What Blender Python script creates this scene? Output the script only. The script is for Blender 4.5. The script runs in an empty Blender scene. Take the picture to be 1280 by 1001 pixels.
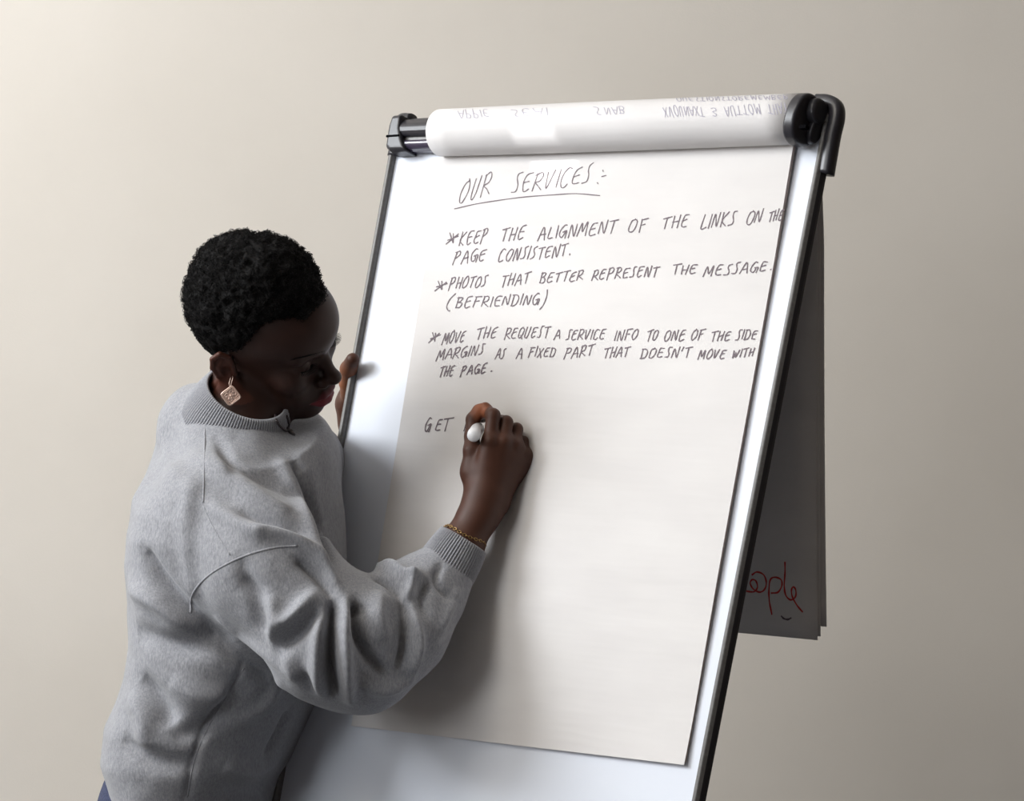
import bpy, bmesh, math, random
import numpy as np
from mathutils import Vector, Matrix
from mathutils.bvhtree import BVHTree

S = bpy.context.scene
COL = S.collection
random.seed(7)

# ------------------------------------------------------------------ camera
CAM = np.array([0.0, 0.0, 1.5])
FPX = 3500.0
PITCH = 0.0482219
_fw = np.array([0, math.cos(PITCH), -math.sin(PITCH)])
_rt = np.array([1.0, 0, 0])
_up = np.cross(_rt, _fw)
cam = bpy.data.cameras.new('camera')
cam.sensor_width = 36.0
cam.lens = FPX / 1280 * 36.0
cam.clip_start = 0.05
camo = bpy.data.objects.new('camera', cam)
COL.objects.link(camo)
camo.location = CAM
camo.rotation_euler = (math.pi / 2 - PITCH, 0, 0)
S.camera = camo

# ------------------------------------------------------------------ light
S.view_settings.view_transform = 'Standard'
S.view_settings.look = 'None'
S.view_settings.gamma = 1.0
S.view_settings.use_curve_mapping = False
S.view_settings.exposure = 0.25
wd = bpy.data.worlds.new('room_light')
S.world = wd
wd.use_nodes = True
bg = wd.node_tree.nodes['Background']
bg.inputs[0].default_value = (0.80, 0.88, 1.0, 1)
bg.inputs[1].default_value = 1.0


def area(name, loc, target, sx, sy, power, col, spread=math.pi):
    l = bpy.data.lights.new(name, 'AREA')
    l.shape = 'RECTANGLE'
    l.size, l.size_y, l.energy, l.color = sx, sy, power, col
    l.spread = spread
    o = bpy.data.objects.new(name, l)
    COL.objects.link(o)
    o.location = loc
    d = Vector(target) - Vector(loc)
    o.rotation_euler = d.to_track_quat('-Z', 'Y').to_euler()
    return o


# daylight through the window of the left wall, then two added fill lights
area('window_and_fill_light', (-3.32, 3.35, 2.72), (2.0, 3.2, 1.4), 1.75, 1.75, 178, (0.92, 0.96, 1.0))
area('window_and_fill_light', (-3.32, 0.9, 2.3), (1.0, 3.2, 1.2), 1.9, 1.9, 66, (0.92, 0.96, 1.0))  # added fill from the front left, no second window known
area('overhead_fill_light', (-2.2, 2.1, 3.93), (-2.2, 2.1, 0.0), 1.2, 1.2, 34, (1.0, 0.94, 0.85))  # added overhead fill, not a known lamp
sp = bpy.data.lights.new('patch_spotlight', 'SPOT')  # narrow beam added to make the bright patch on roll and page
sp.energy, sp.spot_size, sp.spot_blend, sp.shadow_soft_size = 330, math.radians(1.35), .25, .008
spo = bpy.data.objects.new('patch_spotlight', sp)
COL.objects.link(spo)
spo.location = (-2.3, 2.3, 3.7)
spo.rotation_euler = (Vector((.045, 4.00, 1.665)) - Vector(spo.location)).to_track_quat('-Z', 'Y').to_euler()

# ------------------------------------------------------------------ helpers


def ray(px, py):
    return _fw + _rt * (px - 640) / FPX - _up * (py - 500.5) / FPX


def P(px, py, d):
    """point at world depth y = d seen at photograph position px, py"""
    r = ray(px, py)
    return CAM + r * (d / r[1])


def PX(p):
    d = np.asarray(p) - CAM
    z = d @ _fw
    return np.stack([640 + FPX * (d @ _rt) / z, 500.5 - FPX * (d @ _up) / z], -1)


def mpp(d):
    return d / FPX


def link(o, parent=None):
    COL.objects.link(o)
    if parent is not None:
        o.parent = parent
    return o


def tag(o, label, cat, group=None, kind=None):
    if label:
        o['label'] = label
    if cat:
        o['category'] = cat
    if group:
        o['group'] = group
    if kind:
        o['kind'] = kind
    return o


def mesh_obj(name, verts, faces, mat, parent=None, smooth=True):
    m = bpy.data.meshes.new(name)
    verts = np.asarray(verts, float)
    if isinstance(faces, np.ndarray):
        n = len(faces)
        m.vertices.add(len(verts))
        m.vertices.foreach_set('co', verts.ravel())
        m.loops.add(n * 4)
        m.loops.foreach_set('vertex_index', faces.astype(np.int32).ravel())
        m.polygons.add(n)
        m.polygons.foreach_set('loop_start', np.arange(0, n * 4, 4, dtype=np.int32))
        m.polygons.foreach_set('loop_total', np.full(n, 4, dtype=np.int32))
        m.update(calc_edges=True)
    else:
        m.from_pydata([tuple(v) for v in verts], [], faces)
        m.update()
    if smooth:
        m.shade_smooth()
    if mat:
        m.materials.append(mat)
    o = bpy.data.objects.new(name, m)
    return link(o, parent)


def empty(name, loc):
    o = bpy.data.objects.new(name, None)
    o.location = loc
    o.empty_display_size = 0.05
    COL.objects.link(o)
    return o


def adopt(parent, *objs):
    """parent objects whose meshes were built in world coordinates"""
    inv = Matrix.Translation(-Vector(parent.location))
    for o in objs:
        o.parent = parent
        o.matrix_parent_inverse = inv


def tube(path, radii, sides=10, closed=False, cap=True):
    """verts, faces of a tube along a path (N,3)"""
    path = np.asarray(path, float)
    n = len(path)
    radii = np.broadcast_to(radii, (n,))
    T = np.gradient(path, axis=0) if not closed else np.roll(path, -1, 0) - np.roll(path, 1, 0)
    T /= np.linalg.norm(T, axis=1)[:, None] + 1e-12
    a = np.array([0, 0, 1.0])
    if abs(T[0] @ a) > 0.9:
        a = np.array([0, 1.0, 0])
    N = []
    v = np.cross(T[0], a)
    for i in range(n):
        v = v - (v @ T[i]) * T[i]
        v /= np.linalg.norm(v)
        N.append(v.copy())
    N = np.array(N)
    B = np.cross(T, N)
    th = np.linspace(0, 2 * math.pi, sides, endpoint=False)
    V = (path[:, None] + radii[:, None, None] * (np.cos(th)[None, :, None] * N[:, None] + np.sin(th)[None, :, None] * B[:, None])).reshape(-1, 3)
    F = []
    for i in range(n if closed else n - 1):
        j = (i + 1) % n
        for k in range(sides):
            l = (k + 1) % sides
            F.append((i * sides + k, i * sides + l, j * sides + l, j * sides + k))
    if cap and not closed:
        F.append(tuple(range(sides - 1, -1, -1)))
        F.append(tuple((n - 1) * sides + k for k in range(sides)))
    return V, F


def merge(parts):
    V, F, o = [], [], 0
    for v, f in parts:
        V.append(np.asarray(v, float))
        F += [tuple(i + o for i in q) for q in f]
        o += len(v)
    return np.concatenate(V), F


def catmull(pts, n=8):
    p = np.asarray(pts, float)
    if len(p) < 3:
        t = np.linspace(0, 1, n + 1)[:, None]
        return p[0] * (1 - t) + p[-1] * t
    q = np.vstack([2 * p[0] - p[1], p, 2 * p[-1] - p[-2]])
    out = []
    for i in range(1, len(q) - 2):
        for t in np.linspace(0, 1, n, endpoint=False):
            a, b, c, d = q[i - 1], q[i], q[i + 1], q[i + 2]
            out.append(0.5 * ((2 * b) + (-a + c) * t + (2 * a - 5 * b + 4 * c - d) * t * t + (-a + 3 * b - 3 * c + d) * t ** 3))
    out.append(p[-1])
    return np.array(out)


def bevel(o, w, seg=3):
    m = o.modifiers.new('bevel', 'BEVEL')
    m.width = w
    m.segments = seg
    m.limit_method = 'ANGLE'
    m.angle_limit = math.radians(35)
    return o


# ------------------------------------------------------------------ materials


def mat(name, col, rough=0.6, spec=0.5, metal=0.0, coat=0.0, sheen=0.0, sss=0.0):
    m = bpy.data.materials.new(name)
    m.use_nodes = True
    b = m.node_tree.nodes['Principled BSDF']
    b.inputs['Base Color'].default_value = (*col, 1)
    b.inputs['Roughness'].default_value = rough
    b.inputs['Metallic'].default_value = metal
    b.inputs['Specular IOR Level'].default_value = spec
    b.inputs['Coat Weight'].default_value = coat
    b.inputs['Sheen Weight'].default_value = sheen
    if sss:
        b.inputs['Subsurface Weight'].default_value = sss
        b.inputs['Subsurface Radius'].default_value = (0.6, 0.25, 0.15)
        b.inputs['Subsurface Scale'].default_value = 0.008
    return m


def nd(m, t, **kw):
    n = m.node_tree.nodes.new(t)
    for k, v in kw.items():
        if k in n.inputs:
            n.inputs[k].default_value = v
        else:
            setattr(n, k, v)
    return n


def lk(m, a, b):
    m.node_tree.links.new(a, b)


def BS(m):
    return m.node_tree.nodes['Principled BSDF']


def noisy(m, c1, c2, scale, detail=6, stretch=(1, 1, 1), bump=0.0, bscale=None, bdist=0.001, rot=(0, 0, 0), lo=0.35, hi=0.65):
    tc = nd(m, 'ShaderNodeTexCoord')
    mp = nd(m, 'ShaderNodeMapping')
    mp.inputs['Scale'].default_value = stretch
    mp.inputs['Rotation'].default_value = rot
    lk(m, tc.outputs['Object'], mp.inputs['Vector'])
    n = nd(m, 'ShaderNodeTexNoise', Scale=scale, Detail=detail)
    lk(m, mp.outputs[0], n.inputs['Vector'])
    r = nd(m, 'ShaderNodeValToRGB')
    r.color_ramp.elements[0].position, r.color_ramp.elements[0].color = lo, (*c1, 1)
    r.color_ramp.elements[1].position, r.color_ramp.elements[1].color = hi, (*c2, 1)
    lk(m, n.outputs['Fac'], r.inputs[0])
    lk(m, r.outputs[0], BS(m).inputs['Base Color'])
    if bump:
        n2 = nd(m, 'ShaderNodeTexNoise', Scale=bscale or scale, Detail=5.0)
        lk(m, mp.outputs[0], n2.inputs['Vector'])
        b = nd(m, 'ShaderNodeBump', Strength=bump, Distance=bdist)
        lk(m, n2.outputs['Fac'], b.inputs['Height'])
        lk(m, b.outputs[0], BS(m).inputs['Normal'])
    return m


M = {}
M['wall'] = noisy(mat('painted_plaster', (.6, .57, .52), .75), (.775, .722, .652), (.81, .757, .687), 3.0, bump=.25, bscale=260, bdist=.0008)
M['wall_dark'] = noisy(mat('dark_unseen_wall', (.2, .15, .12), .6), (.10, .075, .06), (.15, .115, .09), 5, stretch=(1, 1, .1))  # unseen walls darkened to cut light bounced onto the hanging sheets
M['floor'] = noisy(mat('grey_carpet', (.2, .2, .21), .95), (.05, .05, .055), (.10, .10, .105), 90, bump=.6, bdist=.003)
M['board'] = mat('enamelled_whiteboard', (.72, .755, .83), .36, .22)
M['plastic'] = mat('charcoal_plastic', (.028, .027, .033), .33, .5)
M['plastic_m'] = noisy(mat('brushed_charcoal', (.07, .068, .07), .38), (.12, .115, .11), (.15, .145, .14), 200, bump=.1, bdist=.0003)
M['clamp'] = mat('glossy_violet_black_plastic', (.055, .045, .075), .22, .6, coat=.4)
M['steel'] = mat('grey_steel', (.3, .3, .31), .35, metal=1.0)
M['dark'] = mat('slot_shade_black', (.006, .006, .007), 1.0, .0)  # matt black strips: the shade inside a slot put in as colour


def paper_mat(name, c1, c2):
    m = mat(name, c1, .62, .35)
    noisy(m, c1, c2, 6, 3, (1, 1, 3))
    # faint horizontal cockling of flip-chart paper
    tc = nd(m, 'ShaderNodeTexCoord')
    mp = nd(m, 'ShaderNodeMapping')
    mp.inputs['Scale'].default_value = (2.2, 2.2, 20)
    lk(m, tc.outputs['Object'], mp.inputs['Vector'])
    n = nd(m, 'ShaderNodeTexNoise', Scale=2.0, Detail=2.0, Roughness=.5)
    lk(m, mp.outputs[0], n.inputs['Vector'])
    b = nd(m, 'ShaderNodeBump', Strength=.3, Distance=.003)
    lk(m, n.outputs['Fac'], b.inputs['Height'])
    lk(m, b.outputs[0], BS(m).inputs['Normal'])
    return m


M['paper'] = paper_mat('flipchart_paper', (.655, .632, .622), (.69, .668, .656))
M['paper_turned'] = paper_mat('turned_paper', (.66, .642, .640), (.70, .682, .68))
M['paper_edge_shaded'] = noisy(mat('shaded_page_edges', (.4, .3, .26), .8), (.34, .27, .24), (.5, .42, .38), 900, stretch=(1, 1, .02))  # white paper, the shade on its sides put in as brown
M['ink'] = mat('dark_marker_ink', (.12, .085, .105), .6)
M['ink_faint'] = mat('bled_through_ink', (.40, .38, .46), .7)
M['ink_red'] = mat('red_marker_ink', (.50, .025, .02), .6)

# heather grey jersey
m = mat('heather_grey_jersey', (.4, .4, .42), .92, .2, sheen=.25)
tc = nd(m, 'ShaderNodeTexCoord')
mp = nd(m, 'ShaderNodeMapping')
mp.inputs['Scale'].default_value = (1, 1, .33)
mp.inputs['Rotation'].default_value = (0, .25, 0)
lk(m, tc.outputs['Object'], mp.inputs['Vector'])
n1 = nd(m, 'ShaderNodeTexNoise', Scale=420.0, Detail=8.0, Roughness=.75)
lk(m, mp.outputs[0], n1.inputs['Vector'])
r1 = nd(m, 'ShaderNodeValToRGB')
r1.color_ramp.elements[0].position, r1.color_ramp.elements[0].color = .34, (.205, .21, .232, 1)
r1.color_ramp.elements[1].position, r1.color_ramp.elements[1].color = .66, (.385, .39, .415, 1)
lk(m, n1.outputs['Fac'], r1.inputs[0])
lk(m, r1.outputs[0], BS(m).inputs['Base Color'])
n2 = nd(m, 'ShaderNodeTexNoise', Scale=520.0, Detail=3.0)
lk(m, tc.outputs['Object'], n2.inputs['Vector'])
n3 = nd(m, 'ShaderNodeTexNoise', Scale=26.0, Detail=3.0)
lk(m, tc.outputs['Object'], n3.inputs['Vector'])
b1 = nd(m, 'ShaderNodeBump', Strength=.35, Distance=.0012)
lk(m, n2.outputs['Fac'], b1.inputs['Height'])
b2 = nd(m, 'ShaderNodeBump', Strength=.3, Distance=.008)
lk(m, n3.outputs['Fac'], b2.inputs['Height'])
lk(m, b1.outputs[0], b2.inputs['Normal'])
lk(m, b2.outputs[0], BS(m).inputs['Normal'])
M['jersey'] = m
M['rib'] = noisy(mat('ribbed_grey_knit', (.4, .4, .42), .92, .2, sheen=.25), (.27, .274, .30), (.35, .354, .378), 420, bump=.15, bdist=.001)
M['denim'] = noisy(mat('dark_blue_denim', (.03, .04, .09), .9), (.018, .025, .06), (.05, .06, .12), 500, bump=.3)
M['shoe'] = mat('black_leather', (.02, .02, .02), .4)
M['hair'] = mat('black_coily_hair', (.0045, .004, .004), .8, .15)

# skin: colour of lips / palm comes from a colour attribute
m = mat('dark_brown_skin', (.06, .025, .016), .52, .3, sss=.0)
at = nd(m, 'ShaderNodeAttribute', attribute_name='skin_colour')
tc = nd(m, 'ShaderNodeTexCoord')
n1 = nd(m, 'ShaderNodeTexNoise', Scale=45.0, Detail=5.0)
lk(m, tc.outputs['Object'], n1.inputs['Vector'])
mx = nd(m, 'ShaderNodeMix', data_type='RGBA', blend_type='MULTIPLY')
mx.inputs[0].default_value = .35
rr = nd(m, 'ShaderNodeValToRGB')
rr.color_ramp.elements[0].position, rr.color_ramp.elements[0].color = .3, (.6, .58, .58, 1)
rr.color_ramp.elements[1].position, rr.color_ramp.elements[1].color = .7, (1, 1, 1, 1)
lk(m, n1.outputs['Fac'], rr.inputs[0])
lk(m, at.outputs['Color'], mx.inputs[6])
lk(m, rr.outputs[0], mx.inputs[7])
lk(m, mx.outputs[2], BS(m).inputs['Base Color'])
n2 = nd(m, 'ShaderNodeTexNoise', Scale=700.0, Detail=2.0)
lk(m, tc.outputs['Object'], n2.inputs['Vector'])
b1 = nd(m, 'ShaderNodeBump', Strength=.15, Distance=.0005)
lk(m, n2.outputs['Fac'], b1.inputs['Height'])
lk(m, b1.outputs[0], BS(m).inputs['Normal'])
M['skin'] = m
M['nail'] = mat('fingernail', (.16, .075, .055), .3)
M['eye'] = mat('eye_white', (.5, .46, .42), .2)
M['gold'] = mat('rose_gold', (.90, .68, .58), .38, metal=.45)
M['brass'] = mat('brown_gold_chain', (.35, .22, .09), .35, metal=.8)
M['bead'] = mat('dark_beads', (.035, .022, .025), .3, coat=.3)
M['silver'] = mat('silver_charm', (.12, .11, .11), .3, metal=.9)
M['pen'] = mat('white_pen_plastic', (.80, .80, .82), .3)

# ------------------------------------------------------------------ room
WY = 5.25


def quad(name, pts, mt, kind='structure'):
    o = mesh_obj(name, pts, [(0, 1, 2, 3)], mt, smooth=False)
    o['kind'] = kind
    return o


def slab(name, lo, hi, mt):
    x0, y0, z0 = lo
    x1, y1, z1 = hi
    V = [(x0, y0, z0), (x1, y0, z0), (x1, y1, z0), (x0, y1, z0), (x0, y0, z1), (x1, y0, z1), (x1, y1, z1), (x0, y1, z1)]
    F = [(3, 2, 1, 0), (4, 5, 6, 7), (0, 1, 5, 4), (1, 2, 6, 5), (2, 3, 7, 6), (3, 0, 4, 7)]
    o = mesh_obj(name, V, F, mt, smooth=False)
    o['kind'] = 'structure'
    return o


XL, XR, YF, ZC = -3.4, 4.2, -1.4, 4.0
slab('wall_back', (XL - .12, WY, 0), (XR + .12, WY + .12, ZC), M['wall'])
slab('floor', (XL - .12, YF - .12, -.1), (XR + .12, WY + .12, 0), M['floor'])
slab('ceiling', (XL - .12, YF - .12, ZC), (XR + .12, WY + .12, ZC + .1), M['wall'])
slab('wall_right', (XR, YF, 0), (XR + .12, WY, ZC), M['wall_dark'])
slab('wall_front', (XL, YF - .12, 0), (XR, YF, ZC), M['wall_dark'])
slab('wall_left', (XL - .12, YF, 0), (XL, WY, ZC), M['wall'])

# ------------------------------------------------------------------ easel plane
YAW, LEAN = 0.6898998837747918, 0.2900972164341241
U = np.array([math.cos(YAW), -math.sin(YAW), 0])
NRM = np.array([-math.sin(YAW) * math.cos(LEAN), -math.cos(YAW) * math.cos(LEAN), math.sin(LEAN)])
VD = np.cross(U, NRM)
VD = VD if VD[2] < 0 else -VD          # down the board
O0 = np.array([-0.08596072393096538, 4.149046851766519, 1.6596444493262104])


def BP(px, py, off=0.0):
    """point of the board plane (moved off metres towards the reader) under a place in the photograph"""
    r = ray(px, py)
    o = O0 + NRM * off
    t = ((o - CAM) @ NRM) / (r @ NRM)
    return CAM + t * r


def toBP(p):
    d = np.asarray(p) - O0
    return d @ U, d @ VD, d @ NRM


def fromBP(s, t, off):
    return O0 + U * s + VD * t + NRM * off


def sheet(name, corners, off, thick, mt, nx=2, ny=2, wav=None, side_mat=None):
    """a slab lying in the board plane; corners TL TR BR BL as (s,t)"""
    TL, TR, BR, BL = [np.array(c, float) for c in corners]
    V = []
    for lay in (0, 1):
        for j in range(ny + 1):
            for i in range(nx + 1):
                a, b = i / nx, j / ny
                st = (TL * (1 - a) + TR * a) * (1 - b) + (BL * (1 - a) + BR * a) * b
                w = wav(st, a, b) if wav else 0
                V.append(fromBP(st[0], st[1], off + w - (0 if lay == 0 else thick)))
    F = []
    n1 = (nx + 1) * (ny + 1)
    for j in range(ny):
        for i in range(nx):
            q = j * (nx + 1) + i
            F.append((q, q + nx + 1, q + nx + 2, q + 1))
            F.append((q + n1, q + n1 + 1, q + n1 + nx + 2, q + n1 + nx + 1))
    nf = len(F)
    ring = [i for i in range(nx + 1)] + [j * (nx + 1) + nx for j in range(1, ny + 1)] + \
        [ny * (nx + 1) + i for i in range(nx - 1, -1, -1)] + [j * (nx + 1) for j in range(ny - 1, 0, -1)]
    for k in range(len(ring)):
        a, b = ring[k], ring[(k + 1) % len(ring)]
        k0 = len(V)
        V += [V[a], V[b], V[b + n1], V[a + n1]]
        F.append((k0, k0 + 1, k0 + 2, k0 + 3))
    o = mesh_obj(name, V, F, mt, smooth=False)
    o.data.polygons.foreach_set('use_smooth', [i < nf for i in range(len(F))])
    if side_mat:
        o.data.materials.append(side_mat)
        for i in range(nf, len(F)):
            o.data.polygons[i].material_index = 1
    return o


def ST(px, py, off=0.0):
    s, t, _ = toBP(BP(px, py, off))
    return (s, t)


base = fromBP(.29, 1.2, 0)
easel = empty('flipchart_easel', (base[0], base[1] + .1, 0))
tag(easel, 'tall tilted whiteboard flipchart easel with charcoal frame in front of plain wall', 'easel')

# panel: white enamel, traced to the inner frame edges and carried on below the frame of the photograph
LTs, LBs = ST(497, 186), ST(350, 1001)
RTs, RBs = ST(1036, 132), ST(867.6, 1001)


def ext(a, b, t):
    k = (t - a[1]) / (b[1] - a[1])
    return (a[0] + (b[0] - a[0]) * k, t)


PB = 1.02
lt, lb = ext(LTs, LBs, -.055), ext(LTs, LBs, PB)
rt_, rb = ext(RTs, RBs, -.055), ext(RTs, RBs, PB)
panel = sheet('whiteboard_panel', [lt, rt_, rb, lb], 0.0, .010, M['board'])
adopt(easel, panel)


def rail(name, a, b, w, outdir, mt, top=.010, bot=-.022):
    """side rail: flattened D profile swept from a to b ((s,t) inner edge)"""
    prof = [(0, bot), (0, top * .6), (.15 * w, top), (.55 * w, top * .95), (.85 * w, top * .35), (w, -.004), (w, bot)]
    V = []
    for (s, t) in (a, b):
        for (x, z) in prof:
            V.append(fromBP(s + outdir * x, t, z))
    n = len(prof)
    F = [(k, (k + 1) % n, n + (k + 1) % n, n + k) for k in range(n)]
    F += [tuple(range(n))[::-1], tuple(range(n, 2 * n))]
    o = mesh_obj(name, V, F, mt, smooth=False)
    bevel(o, .0015, 2)
    return o


rl = rail('side_rail', ext(LTs, LBs, -.03), ext(LTs, LBs, PB + .01), .0135, -1, M['plastic_m'])
rr_ = rail('side_rail', ext(RTs, RBs, -.03), ext(RTs, RBs, PB + .01), .0115, 1, M['plastic_m'], top=.008, bot=-.010)
rr_.data.materials.append(M['plastic'])
rr_.data.polygons[4].material_index = 1
rr_.data.polygons[5].material_index = 1
adopt(easel, rl, rr_)
# bottom rail with pen tray
bt = sheet('bottom_rail', [(lb[0] - .016, PB), (rb[0] + .017, PB), (rb[0] + .017, PB + .03), (lb[0] - .016, PB + .03)], .012, .034, M['plastic'])
tr = sheet('pen_tray', [(lb[0] + .1, PB + .0), (rb[0] - .1, PB + .0), (rb[0] - .1, PB + .012), (lb[0] + .1, PB + .012)], .07, .058, M['plastic'])
adopt(easel, bevel(bt, .006), bevel(tr, .004))

# top beam behind the clamp


def sweep_u(name, s0, s1, tprof, mt, t0a, t0b, nseg=2, smooth=False):
    """closed profile [(dt, off)] swept along the board's width; t0a/t0b base t at both ends"""
    V, n = [], len(tprof)
    for i in range(nseg + 1):
        a = i / nseg
        s = s0 + (s1 - s0) * a
        t0 = t0a + (t0b - t0a) * a
        for dt, of in tprof:
            V.append(fromBP(s, t0 + dt, of))
    F = []
    for i in range(nseg):
        for k in range(n):
            F.append((i * n + k, i * n + (k + 1) % n, (i + 1) * n + (k + 1) % n, (i + 1) * n + k))
    F += [tuple(range(n))[::-1], tuple(range(nseg * n, nseg * n + n))]
    return mesh_obj(name, V, F, mt, smooth=smooth)


beamL, beamR = ST(499, 150), ST(1040, 120)
beam = sweep_u('top_beam', beamL[0] + .010, beamR[0] + .0, [(0, -.022), (0, .006), (.022, .012), (.028, -.022)], M['plastic'], beamL[1], beamR[1])
bevel(beam, .004)
adopt(easel, beam)


def blob_path(name, pts, r, mt, flat=1.0):
    """rounded bent tube flattened across the board; pts (s,t,off)"""
    c = catmull(pts, 8)
    V = []
    sides = 20
    T = np.gradient(c, axis=0)
    T /= np.linalg.norm(T, axis=1)[:, None]
    rad = np.full(len(c), r)
    for i, (p, tt) in enumerate(zip(c, T)):
        nrm = np.array([-tt[1], tt[0], 0])
        for k in range(sides):
            a = 2 * math.pi * k / sides
            ca, sa = math.cos(a), math.sin(a)
            ca = math.copysign(abs(ca) ** .7, ca)
            sa = math.copysign(abs(sa) ** .7, sa)
            q = p + nrm * ca * rad[i] + np.array([0, 0, 1]) * sa * rad[i] * flat
            V.append(fromBP(*q))
    F = []
    n = len(c)
    for i in range(n - 1):
        for k in range(sides):
            l = (k + 1) % sides
            F.append((i * sides + k, i * sides + l, (i + 1) * sides + l, (i + 1) * sides + k))
    F += [tuple(range(sides))[::-1], tuple((n - 1) * sides + k for k in range(sides))]
    return mesh_obj(name, V, F, mt)


# right corner: bent moulding from the beam down into the rail
cR = [(*ST(1022, 127, .0), 0.0), (*ST(1036, 128, .0), 0.0), (*ST(1045, 134, .0), 0.0), (*ST(1046, 148), 0.0), (*ST(1041, 168), -.001), (*ST(1036, 190), -.003), (*ST(1030, 216), -.006)]
o1 = blob_path('corner_cap', cR, .0098, M['plastic'], 1.1)
cLs = [(*ST(515, 151), 0.0), (*ST(505, 151), 0.0), (*ST(500, 158), 0.0), (*ST(499, 172), 0.0), (*ST(494, 196), 0.0)]
o2 = blob_path('corner_cap', cLs, .0105, M['plastic'], 1.1)
adopt(easel, o1, o2)

# clamp bar across the pad: rounded upper half, groove, lower lip
cl0, cl1 = ST(503, 152, .01), ST(1012, 128, .01)
upper = [(0.000, .000), (-.002, .012), (.002, .022), (.012, .030), (.022, .030), (.029, .026), (.029, .000)]
lower = [(.034, .000), (.034, .024), (.040, .028), (.047, .024), (.050, .014), (.050, .000)]
gro = [(.028, .000), (.028, .020), (.035, .020), (.035, .000)]
c1 = sweep_u('clamp_bar', cl0[0], cl1[0], upper, M['plastic'], cl0[1], cl1[1])
c2 = sweep_u('clamp_lip', cl0[0], cl1[0], lower, M['clamp'], cl0[1], cl1[1])
c3 = sweep_u('clamp_groove', cl0[0] + .002, cl1[0] - .002, gro, M['plastic_m'], cl0[1], cl1[1])
for c in (c1, c2):
    bevel(c, .004, 3)
adopt(easel, c1, c2, c3)
# left end cap of the clamp with its slanting joint
capV = [(-.004, -.004), (.014, -.005), (.016, .016), (.024, .034), (.036, .0535), (.004, .0535), (-.005, .048), (-.007, .012)]
V, F = [], []
for of in (.0, .0275, .0325):
    k = 1 if of < .03 else .86
    for (s, t) in capV:
        V.append(fromBP(cl0[0] + .012 + (s - .012) * k, cl0[1] + .024 + (t - .024) * k, of))
n = len(capV)
for L in (0, 1):
    F += [(L * n + i, L * n + (i + 1) % n, (L + 1) * n + (i + 1) % n, (L + 1) * n + i) for i in range(n)]
F += [tuple(range(2 * n, 3 * n)), tuple(range(n))[::-1]]
ce = mesh_obj('clamp_end_cap', V, F, M['plastic'], smooth=False)
bevel(ce, .003, 3)
sl = sweep_u('cap_slot_shade', cl0[0] - .005, cl0[0] + .020, [(.029, .030), (.029, .0335), (.032, .0335), (.032, .030)], M['dark'], cl0[1], cl0[1] - .0005)
adopt(easel, ce, sl)

# right clamp lever: thick disc-like arm with a bright top, slot and knob beside it


def disc_part(name, px, py, rs, rt, off0, off1, mt, nrm_s=True, tilt=0.0, bev=.004, sides=48):
    """lens-shaped plate standing across the board: axis along U"""
    s, t = ST(px, py, (off0 + off1) / 2)
    oc = (off0 + off1) / 2
    ro = (off1 - off0) / 2
    V = []
    for sd in (-1, 1):
        for k in range(sides):
            a = 2 * math.pi * k / sides
            c_, s_ = math.cos(a), math.sin(a)
            c_ = math.copysign(abs(c_) ** .85, c_)
            s_ = math.copysign(abs(s_) ** .85, s_)
            V.append(fromBP(s + sd * rs + tilt * s_ * rt, t + s_ * rt, oc + c_ * ro))
    F = [(k, (k + 1) % sides, sides + (k + 1) % sides, sides + k) for k in range(sides)]
    F += [tuple(range(sides))[::-1], tuple(range(sides, 2 * sides))]
    o = mesh_obj(name, V, F, mt, smooth=True)
    bevel(o, bev, 4).modifiers[0].harden_normals = True
    return o


lev = disc_part('clamp_lever', 1003, 150, .0095, .035, -.002, .060, M['plastic'], tilt=-.14, bev=.005)
kn = disc_part('clamp_knob', 1019, 139, .010, .017, .004, .040, M['plastic'], bev=.005)
lev2 = disc_part('lever_arm', 1019, 160, .006, .022, .0, .026, M['plastic'], tilt=-.25, bev=.003)
sv = ST(1003, 158, .062)
slot = sweep_u('lever_slot_shade', sv[0] - .0055, sv[0] + .0045, [(-.0022, .052), (-.0022, .0612), (.0022, .0612), (.0022, .052)], M['dark'], sv[1], sv[1] - .0006)
adopt(easel, lev, kn, lev2, slot)
# rear legs and struts
for sx in (-.02, .60):
    top = fromBP(sx, .30, -.03)
    ft = fromBP(sx, 1.75, -.03)
    k = (top[2] - .01) / (top[2] - ft[2])
    foot = top + (ft - top) * k
    lg = mesh_obj('leg', *tube([fromBP(sx, PB - .1, -.030), foot], .011, 14), M['plastic_m'])
    rub = mesh_obj('rubber_foot', *tube([foot + [0, 0, .03], foot - [0, 0, .009]], .014, 14), M['plastic'], smooth=False)
    adopt(easel, lg)
    rub.parent = lg
tp = fromBP(.29, .15, -.03)
ft = np.array([tp[0] + .05 + .32 * math.sin(YAW), tp[1] + .02 + .32 * math.cos(YAW), .0])
lg = mesh_obj('leg', *tube([tp, ft + [0, 0, .012]], .011, 14), M['plastic_m'])
rub = mesh_obj('rubber_foot', *tube([ft + [-.004, -.006, .03], ft + [0, 0, .001]], .014, 14), M['plastic'], smooth=False)
adopt(easel, lg)
rub.parent = lg

# ------------------------------------------------------------------ paper pad
padroot = empty('flipchart_pad', tuple(fromBP(.3, .05, .01)))
tag(padroot, 'white flipchart pad clamped on the easel, top sheet covered in handwriting, used sheets turned over', 'paper pad')
PTL, PTR, PBR, PBL = ST(560, 178), ST(999, 170), ST(859, 957), ST(443, 908)
PTH = .0065


def wav(st, a, b):
    return .0012 * math.sin(9 * b + 2.2 * a) * b + .0035 * max(0, 1 - b * 5) + .004 * max(0, b - .93) / .07 * max(0, a - .5)


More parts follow.
